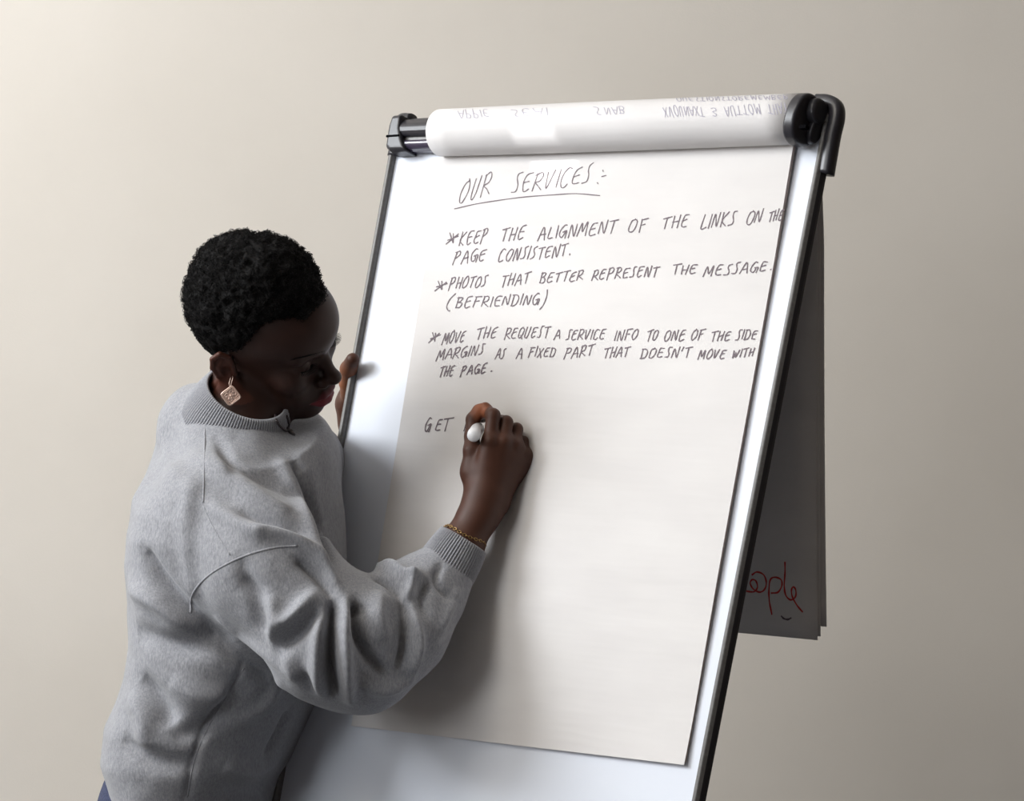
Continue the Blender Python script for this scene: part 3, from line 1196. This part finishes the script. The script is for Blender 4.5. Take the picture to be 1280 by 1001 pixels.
V = np.concatenate([hvw, rv, lv, tv])
Q = np.concatenate([hq, rq + len(hv), lq + len(hv) + len(rv), tq + len(hv) + len(rv) + len(lv)])
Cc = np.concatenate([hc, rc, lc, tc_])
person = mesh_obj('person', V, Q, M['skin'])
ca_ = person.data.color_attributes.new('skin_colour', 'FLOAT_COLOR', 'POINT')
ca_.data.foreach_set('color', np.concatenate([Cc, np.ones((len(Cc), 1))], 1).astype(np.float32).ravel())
tag(person, 'person with cropped black hair in grey sweatshirt, bending to write on the flipchart', 'person')
bvh_person = BVHTree.FromPolygons([tuple(v) for v in V], [tuple(int(i) for i in f) for f in Q])

# lashes, brows, nails
for sgn in (-1, 1):
    parts = []
    for i in range(17):
        a = (i / 16 - .5) * 1.9
        b0 = np.array([.0785 + .0152 * math.cos(a), sgn * (.033 + .0135 * math.sin(a)), .0125])
        dr = np.array([math.cos(a), sgn * (math.sin(a) * .8 + .1), -.25])
        dr /= np.linalg.norm(dr)
        pts = [b0, b0 + dr * .004 + [0, 0, -.0002], b0 + dr * .0078 + [0, 0, .0012], b0 + dr * .0105 + [0, 0, .0035]]
        parts.append(tube(h2w(pts), [.0006, .00055, .00045, .0002], 4))
    parts.append(tube(h2w([[.0785 + .0153 * math.cos(a), sgn * (.033 + .0140 * math.sin(a)), .0125] for a in np.linspace(-1, 1, 9)]), .0006, 5))
    V1, F1 = merge(parts)
    mesh_obj('eyelashes', V1, F1, M['hair'], person)
rng = np.random.default_rng(3)
for sgn in (-1, 1):
    parts = []
    for i in range(150):
        u = rng.uniform()
        y = .012 + .034 * u
        x = .1005 - .020 * u * u
        z = .041 + .006 * math.sin(u * 2.6) + rng.uniform(-.0025, .0025) * (1 - u * .6)
        a = h2w((x - .002, sgn * y, z))
        hit = bvh_person.find_nearest(Vector(a))
        n_ = np.array(hit[1])
        q = np.array(hit[0])
        tdir = (h2w((x - .006, sgn * (y + .006), z + .001)) - h2w((x, sgn * y, z)))
        parts.append(tube([q, q + tdir * .5 + n_ * .0008, q + tdir + n_ * .0006], [.00028, .00025, .0001], 3))
    V1, F1 = merge(parts)
    mesh_obj('eyebrow', V1, F1, M['hair'], person)


# ------------------------------------------------------------------ hair
def hairline(p):
    """negative inside the hair region (head space)"""
    x, y, z = p[:, 0], p[:, 1], p[:, 2]
    g = np.interp(x, [-.12, -.075, -.045, -.028, -.010, .012, .040, .070, .10], [-.050, -.052, -.040, .012, .036, .040, .066, .092, .108])
    t = np.clip((np.abs(y) - .028) / .035, 0, 1)
    g = g + .034 * t * t * (3 - 2 * t) * np.clip((x - .005) / .03, 0, 1)
    return g - z


def hair_sdf(p):
    d = ell(p, (-.016, 0, .070), (.096, .082, .099))
    d = smin(d, ell(p, (.020, 0, .100), (.059, .062, .067)), .03)
    lowd = head_core(p) - .0035
    d = smin(d, lowd, .012)
    d = smax(d, hairline(p), .010)
    return d


def hair_noise(p):
    return hair_sdf(p) + .0


ev, eq = nets(hair_noise, (-.14, -.12, -.07), (.13, .12, .20), .0022)
en = vnormals(ev, eq)
thick = np.clip((ev[:, 2] + .02) / .07, .12, 1)
dsp = (vnoise(ev, 130, 1, 3) * .0065 + vnoise(ev, 55, 4, 2) * .006 - .0015) * thick
ev2 = ev + en * dsp[:, None]
hair = mesh_obj('hair', h2w(ev2), eq, M['hair'], person)
# small coils for the fuzzy outline
rng = np.random.default_rng(5)
pick = rng.choice(len(ev2), 9000, replace=False)
parts = []
tt = np.linspace(0, 1, 7)
for i in pick:
    th_ = thick[i]
    if th_ < .2 and rng.uniform() < .5:
        continue
    n_ = en[i]
    a = np.cross(n_, rng.normal(size=3))
    a /= np.linalg.norm(a)
    b = np.cross(n_, a)
    R0 = rng.uniform(.0010, .0024) * (.45 + .55 * th_)
    L0 = rng.uniform(.0018, .0062) * th_
    ph = rng.uniform(0, 6.28)
    tn = rng.uniform(4, 8)
    c = ev2[i] + n_[None] * (tt * L0 - .0008)[:, None] + R0 * (np.cos(ph + tn * tt)[:, None] * a + np.sin(ph + tn * tt)[:, None] * b)
    parts.append(tube(c, .00042, 3, cap=False))
V1, F1 = merge(parts)
cur = mesh_obj('hair_coils', h2w(V1), F1, M['hair'], person)
cur.parent = hair
cur['kind'] = 'stuff'

# ------------------------------------------------------------------ sweatshirt
FWD = np.array([.95, -.31, 0])
FWD /= np.linalg.norm(FWD)
LAT = np.array([-FWD[1], FWD[0], 0])   # to her left (away)
# silhouette rows of the torso: photo y, left x, right x, depth, half width across
ROWS = [(550, 215, 400, 3.935, .12), (570, 186, 410, 3.935, .15), (600, 171, 418, 3.94, .175), (650, 165, 424, 3.945, .19), (700, 164, 430, 3.95, .19),
        (750, 168, 428, 3.955, .19), (800, 168, 424, 3.965, .19), (840, 164, 412, 3.975, .19), (870, 154, 396, 3.985, .195), (900, 142, 384, 3.99, .20), (940, 138, 370, 4.0, .20),
        (970, 150, 358, 4.005, .195), (1000, 158, 354, 4.01, .19), (1040, 160, 354, 4.01, .19)]
rz, rcx, rcy, ra_, rb_ = [], [], [], [], []
for (y, xl, xr, d, hw) in ROWS:
    l, r = P(xl, y, d), P(xr, y, d)
    rz.append(l[2])
    rcx.append((l[0] + r[0]) / 2)
    rcy.append(d)
    half = (r[0] - l[0]) / 2
    # silhouette half width of a rotated ellipse: sqrt((a fx)^2+(b lx)^2)
    a = math.sqrt(max(1e-4, half ** 2 - (hw * LAT[0]) ** 2)) / FWD[0]
    ra_.append(a)
    rb_.append(hw)
rz, rcx, rcy, ra_, rb_ = [np.array(v)[::-1] for v in (rz, rcx, rcy, ra_, rb_)]


def torso_sdf(p):
    z = p[:, 2]
    # the near shoulder drops, the far one is raised
    vv = (p[:, 0] - rcx[-1]) * LAT[0] + (p[:, 1] - rcy[-1]) * LAT[1]
    zt = P(300, 700, 3.94)[2]
    z = z - .38 * vv * np.clip((z - zt) / .12, 0, 1)
    cx, cy = np.interp(z, rz, rcx), np.interp(z, rz, rcy)
    a, b = np.interp(z, rz, ra_), np.interp(z, rz, rb_)
    dx, dy = p[:, 0] - cx, p[:, 1] - cy
    u = dx * FWD[0] + dy * FWD[1]
    v = dx * LAT[0] + dy * LAT[1]
    k = (np.abs(u / a) ** 2.2 + np.abs(v / b) ** 2.2) ** (1 / 2.2)
    d = (k - 1) * np.minimum(a, b) * .9
    d = np.maximum(d, (z - rz[-1]) * .8)
    # hem: cut slanting, lower at the front
    hem = P(143, 990, 4.0)[2] - .22 * (p[:, 0] - P(143, 990, 4.0)[0])
    return np.maximum(d, hem - p[:, 2])


CC = P(303, 506, 3.925)
CAX = np.array([.36, -.50, .79])
CAX /= np.linalg.norm(CAX)


def sweat(p):
    q = P
    d = torso_sdf(p)
    # yoke: shoulders, near one lower than the far one
    d = smin(d, chain(p, [q(272, 632, 3.845), q(300, 598, 3.925), q(352, 578, 4.03)], [.072, .062, .058], .04), .045)
    d = smin(d, ell(p, q(250, 540, 3.985), (.062, .075, .072)), .04)
    # right sleeve
    d = smin(d, chain(p, [q(264, 632, 3.84), q(330, 705, 3.79), q(412, 795, 3.765)], [.080, .084, .086], .03), .014)
    d = smin(d, chain(p, [q(412, 795, 3.765), q(450, 812, 3.78), q(498, 778, 3.80), q(538, 735, 3.828), q(553, 716, 3.835)], [.086, .080, .069, .050, .037], .03), .022)
    # left sleeve, behind the board's edge
    d = smin(d, chain(p, [q(352, 572, 4.03), q(377, 580, 4.125), q(430, 625, 4.245), q(480, 662, 4.325)], [.060, .056, .055, .056], .03), .04)
    d = smin(d, chain(p, [q(480, 662, 4.325), q(462, 600, 4.29), q(455, 572, 4.255)], [.056, .046, .036], .03), .03)
    # cloth rising to the collar, then the neck hole
    d = smin(d, cone(p, P(288, 585, 3.93), CC - CAX * .040, .092, .0705), .025)
    d = smax(d, -cone(p, CC - CAX * .050, CC + CAX * .1, .056, .060), .004)
    return d


sv_, sq = nets(sweat, (-.62, 3.62, .70), (.0, 4.42, 1.53), .0037)
sv_ = relax(sv_, sq, 2, .5)
bvh0 = BVHTree.FromPolygons([tuple(v) for v in sv_], [tuple(int(i) for i in f) for f in sq])
sn = vnormals(sv_, sq)


def cast(px, py, bv):
    r = ray(px, py)
    r = r / np.linalg.norm(r)
    h = bv.ray_cast(Vector(CAM), Vector(r))
    if h[0] is None:
        return None, None
    return np.array(h[0]), np.array(h[1])


def fold_curve(pts, bv):
    out = []
    for (x, y) in catmull(pts, 8):
        h, _ = cast(x, y, bv)
        if h is not None:
            out.append(h)
    return np.array(out)


# folds as lines over the cloth: (points, width m, depth m (- valley, + ridge))
FOLDS = [
    # deep crease in the crook of the sleeve
    ([(417, 752), (413, 790), (412, 830), (417, 868)], .0070, -.026),
    ([(401, 770), (398, 815), (398, 865)], .012, .010),
    ([(434, 752), (430, 790), (432, 835), (438, 875)], .010, .012),
    ([(443, 765), (448, 792), (460, 820), (482, 843)], .0085, -.012),
    ([(446, 752), (448, 768)], .012, -.014),
    ([(476, 742), (470, 770), (478, 800)], .016, .008),
    ([(500, 742), (507, 775), (505, 812), (495, 838)], .009, -.008),
    ([(514, 765), (520, 800), (512, 842)], .010, .009),
    # pinched folds below the cuff
    ([(470, 722), (487, 728), (500, 742)], .008, -.010),
    ([(472, 712), (492, 712), (510, 722), (530, 722)], .009, .009),
    ([(520, 712), (513, 735), (505, 748)], .007, .007),
    ([(535, 722), (528, 745), (532, 770)], .010, -.006),
    ([(575, 742), (560, 760), (548, 790)], .009, .005),
    # upper sleeve
    ([(334, 745), (346, 775), (342, 800)], .013, .008),
    ([(352, 806), (372, 790), (398, 762)], .011, -.011),
    ([(352, 782), (372, 768), (394, 742)], .012, .009),
    ([(300, 725), (322, 745), (330, 790)], .014, -.006),
    ([(270, 770), (310, 800), (360, 842)], .012, .004),
    ([(378, 840), (392, 868)], .009, -.006),
    ([(358, 818), (372, 850)], .012, .005),
    # armhole roll over the chest
    ([(318, 662), (355, 668), (392, 694), (420, 732)], .011, .009),
    ([(372, 700), (398, 720), (416, 745)], .009, -.009),
    ([(300, 640), (340, 652), (380, 668)], .010, -.006),
    ([(262, 630), (300, 655), (330, 672)], .012, .006),
    # back of shoulder and side
    ([(240, 590), (232, 660), (243, 745)], .016, .004),
    ([(180, 690), (205, 730), (240, 766), (290, 806)], .013, -.013),
    ([(166, 735), (200, 752), (240, 784)], .016, .009),
    ([(245, 785), (290, 818), (340, 846)], .013, -.009),
    ([(170, 790), (215, 806), (270, 805)], .018, -.009),
    ([(176, 848), (200, 880), (215, 905)], .016, -.010),
    ([(165, 870), (180, 900), (178, 935)], .018, .007),
    ([(215, 850), (250, 868), (290, 872)], .020, .007),
    ([(215, 925), (260, 905), (300, 862)], .016, -.006),
    ([(300, 900), (330, 880), (350, 852)], .014, .006),
    ([(335, 945), (350, 915), (362, 890)], .012, -.008),
    ([(280, 955), (310, 965), (345, 955)], .016, .007),
    ([(150, 925), (190, 950), (240, 958)], .016, -.007),
    ([(190, 520), (215, 560), (250, 600)], .018, -.003),
    ([(270, 560), (300, 600), (360, 640)], .020, .004),
    ([(368, 572), (384, 605), (398, 650), (414, 700)], .010, -.010),
    ([(352, 575), (366, 612), (384, 655), (404, 705)], .012, .006),
    ([(257, 572), (305, 614), (361, 642)], .014, .005),
    ([(272, 560), (310, 590), (352, 612)], .012, -.004),
    ([(300, 700), (308, 722), (320, 745)], .010, -.003),
    ([(450, 855), (480, 862), (515, 848)], .010, .005),
    ([(552, 705), (545, 722), (556, 742), (575, 752)], .006, -.005),
    ([(305, 835), (283, 872), (262, 905), (243, 950), (234, 996)], .006, -.0035),
    ([(268, 545), (285, 570), (292, 600)], .010, -.004),
]
disp = np.zeros(len(sv_))
for pts, w, amp in FOLDS:
    w = w * .9
    c = fold_curve(pts, bvh0)
    if len(c) < 2:
        continue
    lo, hi = c.min(0) - 3 * w, c.max(0) + 3 * w
    ii = np.where(((sv_ > lo) & (sv_ < hi)).all(1))[0]
    dm = np.full(len(ii), 9.0)
    tpar = np.zeros(len(ii))
    for k in range(len(c) - 1):
        ab = c[k + 1] - c[k]
        h = np.clip(((sv_[ii] - c[k]) @ ab) / (ab @ ab + 1e-12), 0, 1)
        dd = np.linalg.norm(sv_[ii] - c[k] - h[:, None] * ab, axis=1)
        mk = dd < dm
        dm[mk] = dd[mk]
        tpar[mk] = (k + h[mk]) / (len(c) - 1)
    fade = np.clip(np.sin(np.clip(tpar, .0, 1) * math.pi), 0, 1) ** .5 * .75 + .25
    disp[ii] += 1.85 * amp * np.exp(-(dm / w) ** 2) * fade
disp += vnoise(sv_, 18, 2, 2) * .005 + vnoise(sv_, 7, 6, 1) * .006
sv2 = sv_ + sn * disp[:, None]
sv2 = relax(sv2, sq, 1, .5)
shirt = mesh_obj('sweatshirt', sv2, sq, M['jersey'], person)
bvh1 = BVHTree.FromPolygons([tuple(v) for v in sv2], [tuple(int(i) for i in f) for f in sq])


def seam(pts, r, lift=-.0004, mt=None, name='seam'):
    pp = []
    for (x, y) in catmull(pts, 10):
        h, n_ = cast(x, y, bvh1)
        if h is not None:
            pp.append(h + n_ * lift if n_ @ (CAM - h) > 0 else h - n_ * lift)
    pp = np.array(pp)
    pp[1:-1] = (pp[:-2] + pp[1:-1] * 2 + pp[2:]) / 4
    o = mesh_obj(name, *tube(pp, r, 8), mt or M['jersey'], person)
    o.parent = shirt
    return o


seam([(238, 766), (241, 742), (262, 718), (300, 697), (340, 685), (372, 682)], .0017)
seam([(256, 536), (255, 590), (254, 628)], .0014)
seam([(254, 632), (268, 662), (288, 694)], .0010)
seam([(305, 835), (283, 872), (262, 905), (243, 950), (234, 996)], .0013)


def band(name, c0, c1, r0, r1, wall=.004, ribs=90, n=150, rows=7, amp=.0007, e0=1.0, e1=1.0, side=None):
    """ribbed knit cuff/collar: tube from centre c0 to c1"""
    c0, c1 = np.array(c0, float), np.array(c1, float)
    ax = (c1 - c0) / np.linalg.norm(c1 - c0)
    s_ = np.array(side if side is not None else (0, 1.0, 0))
    s_ = s_ - (s_ @ ax) * ax
    s_ /= np.linalg.norm(s_)
    t_ = np.cross(ax, s_)
    V, F = [], []
    prof = []
    for k in range(rows):
        q = k / (rows - 1)
        bul = math.sin(q * math.pi) * .0022
        prof.append((q, r0 + (r1 - r0) * q + bul, 1))
    prof.append((1.02, r1 - wall * .5, 0))
    for k in range(rows):
        q = 1 - k / (rows - 1)
        prof.append((q, r0 + (r1 - r0) * q - wall, 0))
    for (q, r, on) in prof:
        c = c0 + (c1 - c0) * q
        for i in range(n * 2):
            a = math.pi * i / n
            rr0 = r + (amp * math.cos(ribs * a) if on else 0)
            V.append(c + s_ * math.cos(a) * rr0 * e0 + t_ * math.sin(a) * rr0 * e1)
    m_ = n * 2
    for j in range(len(prof) - 1):
        for i in range(m_):
            F.append((j * m_ + i, j * m_ + (i + 1) % m_, (j + 1) * m_ + (i + 1) % m_, (j + 1) * m_ + i))
    o = mesh_obj(name, V, F, M['rib'], person)
    o.parent = shirt
    return o


cuff = band('cuff', P(551, 722, 3.833), P(579.5, 675, 3.842), .0415, .0355, ribs=62, n=248, amp=.0011)
band('cuff', P(456, 585, 4.255), P(450, 552, 4.237), .037, .032, ribs=50, n=160)
collar = band('collar', CC - CAX * .034, CC + CAX * .021, .0780, .0610, ribs=105, n=420, wall=.005, amp=.0009)

# hips: jeans and shoes


def jeans(p):
    q = P
    hipc = q(243, 985, 4.03)
    d = ell(p, hipc + np.array([-.01, 0, .01]), (.112, .15, .12))
    for sgn, kx in ((-1, 0.02), (1, -.04)):
        hp = hipc + np.array([.03 * sgn, .085 * sgn, -.03])
        kn = np.array([hp[0] + .05 + kx, hp[1] + .01 * sgn, .47])
        an = np.array([hp[0] + .0 + kx, hp[1] + .02 * sgn, .10])
        d = smin(d, chain(p, [hp, kn, an], [.102, .074, .062], .02), .03)
    return d


jv, jq = nets(jeans, (-.75, 3.7, .02), (-.05, 4.4, 1.05), .008)
jv = relax(jv, jq, 2)
mesh_obj('jeans', jv, jq, M['denim'], person)
hipc = P(243, 985, 4.03)
for sgn, kx in ((-1, 0.02), (1, -.04)):
    ax_ = hipc[0] + .03 * sgn + kx
    ay_ = hipc[1] + .105 * sgn

    def shoe(p, ax_=ax_, ay_=ay_):
        d = chain(p, [(ax_ - .04, ay_, .045), (ax_ + .06, ay_ - .01, .042), (ax_ + .16, ay_ - .03, .032)], [.042, .042, .034], .03)
        return smax(d, -(p[:, 2] - .002), .004)
    v_, q_ = nets(shoe, (ax_ - .1, ay_ - .1, -.02), (ax_ + .22, ay_ + .07, .11), .004)
    mesh_obj('shoe', v_, q_, M['shoe'], person)

# ------------------------------------------------------------------ marker pen
pr_, pf_ = P(591.5, 545, 3.838), P(600, 531, 3.915)
axp = (pf_ - pr_) / np.linalg.norm(pf_ - pr_)
pen = empty('marker_pen', tuple(pr_))
tag(pen, 'white marker pen gripped between thumb and fingers of the writing hand', 'pen')
prof = [(-.001, .0015), (.0, .0055), (.0015, .0078), (.004, .0090), (.012, .0094), (.030, .0094), (.052, .0092)]
bd = mesh_obj('barrel', *tube([pr_ + axp * a for a, _ in prof], [r for _, r in prof], 24), M['pen'])
ring = mesh_obj('end_ring', *tube([pr_ + axp * .0135, pr_ + axp * .0150], .0098, 24), M['pen'])
nib = mesh_obj('nib', *tube([pr_ + axp * .050, pr_ + axp * .062, pr_ + axp * .078, pr_ + axp * .082], [.0090, .006, .003, .0015], 16), M['plastic'])
adopt(pen, bd, ring, nib)

# ------------------------------------------------------------------ bracelet
bc = P(577, 679, 3.842)
bax = P(606, 622, 3.858) - P(577, 682, 3.842)
bax /= np.linalg.norm(bax)
bs = np.cross(bax, [0, 1, 0])
bs /= np.linalg.norm(bs)
btt = np.cross(bax, bs)
parts = []
NL = 46
for i in range(NL):
    a = 2 * math.pi * i / NL
    rr0 = .0308
    c = bc + bax * (.002 * math.sin(3 * a) + .0105) + (bs * math.cos(a) + btt * math.sin(a)) * rr0
    tg = (-bs * math.sin(a) + btt * math.cos(a))
    up = bax if i % 2 else (bs * math.cos(a) + btt * math.sin(a))
    ring_ = [c + tg * .0029 * math.cos(t) + up * .0017 * math.sin(t) for t in np.linspace(0, 2 * math.pi, 10, endpoint=False)]
    parts.append(tube(ring_, .00065, 5, closed=True))
br = mesh_obj('bracelet', *merge(parts), M['brass'])
tag(br, 'thin gold brown chain bracelet on the writing wrist above the grey cuff', 'bracelet')

# ------------------------------------------------------------------ earring
eh, _ = cast(290, 470, bvh_person)
if eh is None:
    eh = P(290, 470, HD - .08)
ed = eh[1] - .006
er = empty('earring', tuple(P(289, 472, ed)))
tag(er, 'rose gold diamond-shaped filigree earring hanging from the ear', 'earring')
hook = mesh_obj('hook', *tube(catmull([P(290.5, 470, ed + .003), P(291, 472.5, ed - .001), P(289.5, 478, ed - .002), P(288, 484, ed - .002), P(286.5, 479, ed - .001), P(288.5, 471.5, ed + .001)], 6), .00055, 6), M['gold'])
ec = P(288.5, 494.5, ed - .002)
e1 = np.array([.80, .10, .60])
e1 /= np.linalg.norm(e1)
e3 = np.array([.12, -.98, .0])
e3 = e3 - (e3 @ e1) * e1
e3 /= np.linalg.norm(e3)
e2 = np.cross(e3, e1)
hs = .0102


def esq(h_, r, z=0):
    c = []
    for sx, sy in ((-1, -1), (1, -1), (1, 1), (-1, 1)):
        for a, b in ((-1, -1),):
            pass
    pts = []
    for k in range(40):
        t = 2 * math.pi * k / 40
        cx_, sx_ = math.cos(t), math.sin(t)
        m_ = (abs(cx_) ** 8 + abs(sx_) ** 8) ** (-1 / 8)
        pts.append(ec + e1 * h_ * cx_ * m_ + e2 * h_ * sx_ * m_ + e3 * z)
    return tube(pts, r, 6, closed=True)


parts = [esq(hs, .0011), esq(hs * .84, .0005, .0005)]
for k in range(8):
    t = math.pi / 4 * k
    rad = hs * (.50 if k % 2 else .52)
    cc = ec + (e1 * math.cos(t) + e2 * math.sin(t)) * rad
    ring_ = [cc + (e1 * math.cos(a) + e2 * math.sin(a)) * hs * .27 for a in np.linspace(0, 2 * math.pi, 14, endpoint=False)]
    parts.append(tube(ring_, .00055, 5, closed=True))
for k in range(4):
    t = math.pi / 4 + math.pi / 2 * k
    cc = ec + (e1 * math.cos(t) + e2 * math.sin(t)) * hs * .98
    ring_ = [cc + (e1 * math.cos(a) + e2 * math.sin(a)) * hs * .20 for a in np.linspace(0, 2 * math.pi, 12, endpoint=False)]
    parts.append(tube(ring_, .0005, 5, closed=True))
parts.append(tube([ec - e3 * .0003, ec + e3 * .0014], [.0022, .0014], 12))
plate = [ec + e1 * hs * a + e2 * hs * b + e3 * c for c in (-.0009, -.0004) for (a, b) in ((-1, -1), (1, -1), (1, 1), (-1, 1))]
fil = mesh_obj('filigree', *merge(parts), M['gold'])
bk = mesh_obj('backing_plate', plate, [(0, 3, 2, 1), (4, 5, 6, 7), (0, 1, 5, 4), (1, 2, 6, 5), (2, 3, 7, 6), (3, 0, 4, 7)], mat('pink_enamel', (.62, .44, .38), .5, metal=.2), smooth=False)
adopt(er, hook, fil, bk)

# ------------------------------------------------------------------ necklace


def nearest_front(px, py, off):
    best = None
    for bv in (bvh1, bvh_person, bvh_col):
        h, _ = cast(px, py, bv)
        if h is not None and (best is None or h[1] < best[1]):
            best = h
    if best is None:
        best = P(px, py, 3.9)
    v = CAM - best
    return best + v / np.linalg.norm(v) * off


bvh_col = BVHTree.FromPolygons([tuple(v.co) for v in collar.data.vertices], [tuple(p.vertices) for p in collar.data.polygons])
ch = catmull([nearest_front(x, y, .003) for (x, y) in ((344, 519), (346, 526), (351, 533), (358, 538), (361, 532), (360, 524), (358, 519))], 6)
neck = empty('necklace', tuple(ch[18]))
tag(neck, 'dark beaded cord necklace with small charm below the chin', 'necklace')
parts = []
acc = np.concatenate([[0], np.cumsum(np.linalg.norm(np.diff(ch, axis=0), axis=1))])
for s in np.arange(0, acc[-1], .0032):
    c = np.array([np.interp(s, acc, ch[:, k]) for k in range(3)])
    parts.append(tube([c + [0, 0, z] for z in (-.0019, -.0013, 0, .0013, .0019)], [.0006, .0016, .0021, .0016, .0006], 8))
bdz = mesh_obj('beads', *merge(parts), M['bead'])
cd = mesh_obj('cord', *tube(ch, .0006, 6), M['bead'])
pc = nearest_front(363, 539, .005)
parts = []
for (dx, dz, r) in ((-.003, .003, .0032), (.001, -.001, .0040), (.004, -.004, .0030)):
    c = pc + np.array([dx, 0, dz])
    parts.append(tube([c + np.array([1, 0, -1]) * z for z in np.array([-.8, -.5, 0, .5, .8]) * r], np.array([.3, .85, 1, .85, .3]) * r, 10))
cm = mesh_obj('charm', *merge(parts), M['silver'])
adopt(neck, bdz, cd, cm)

# ------------------------------------------------------------------ writing on the turned sheets
def sheet_bvh(t):
    return BVHTree.FromPolygons([tuple(v.co) for v in t.data.vertices], [tuple(p.vertices) for p in t.data.polygons])


bvt1, bvt3 = sheet_bvh(t1), sheet_bvh(t3)


def write_cast(strokes, width, mt, parent, bvt, name='handwriting'):
    parts = []
    for st in strokes:
        pts, ns = [], []
        for q in catmull(st, 6):
            h, n_ = cast(q[0], q[1], bvt)
            if h is None:
                continue
            n_ = n_ if n_ @ (CAM - h) > 0 else -n_
            pts.append(h)
            ns.append(n_)
        if len(pts) > 1:
            parts.append(ribbon(pts, np.array(ns), width, .0005))
    if not parts:
        return
    o = mesh_obj(name, *merge(parts), mt, smooth=False)
    adopt(padroot, o)
    o.parent = parent
    o['kind'] = 'stuff'
    return o


sts = []
for (w, x0, y0, x1, y1, h) in [('XVOUNAXT', 831, 146, 881, 145, 12), ('3', 891, 145, 897, 145, 11), ('AUTTOM', 907, 145, 952, 143, 12), ('THAT', 961, 143, 986, 142, 12),
                               ('APPIE', 574, 148, 612, 146, 9), ('SEAI', 641, 146, 686, 144, 9), ('S', 744, 143, 752, 143, 9), ('NAB', 757, 143, 782, 142, 9),
                               ('OUESTIONSTOREMEMBER', 846, 127, 986, 124, 5)]:
    sts += strokes_word(w, x0, y0, x1, y1, h, slant=-.2, flip=True)
write_cast(sts, .0010, M['ink_faint'], t1, bvt1)


def crop4(pts):
    return [(920 + x / 8.34, 680 + y / 8.34) for x, y in pts]


red = [crop4([(60, 470), (125, 492), (190, 495), (225, 450), (210, 385), (170, 370), (150, 410), (185, 470), (250, 500), (300, 470), (318, 400), (290, 320), (220, 290), (170, 320)]),
       crop4([(375, 730), (350, 600), (345, 480), (360, 370), (410, 345), (470, 370), (480, 430), (440, 500), (370, 510)]),
       crop4([(512, 190), (512, 300), (505, 430), (520, 530), (570, 580), (620, 550), (625, 480), (600, 445), (580, 480), (590, 550), (640, 640), (695, 705)])]
write_cast(red, .0023, M['ink_red'], t3, bvt3)
write_cast([crop4([(475, 750), (500, 775), (540, 785), (575, 770)])], .0024, M['ink'], t3, bvt3)
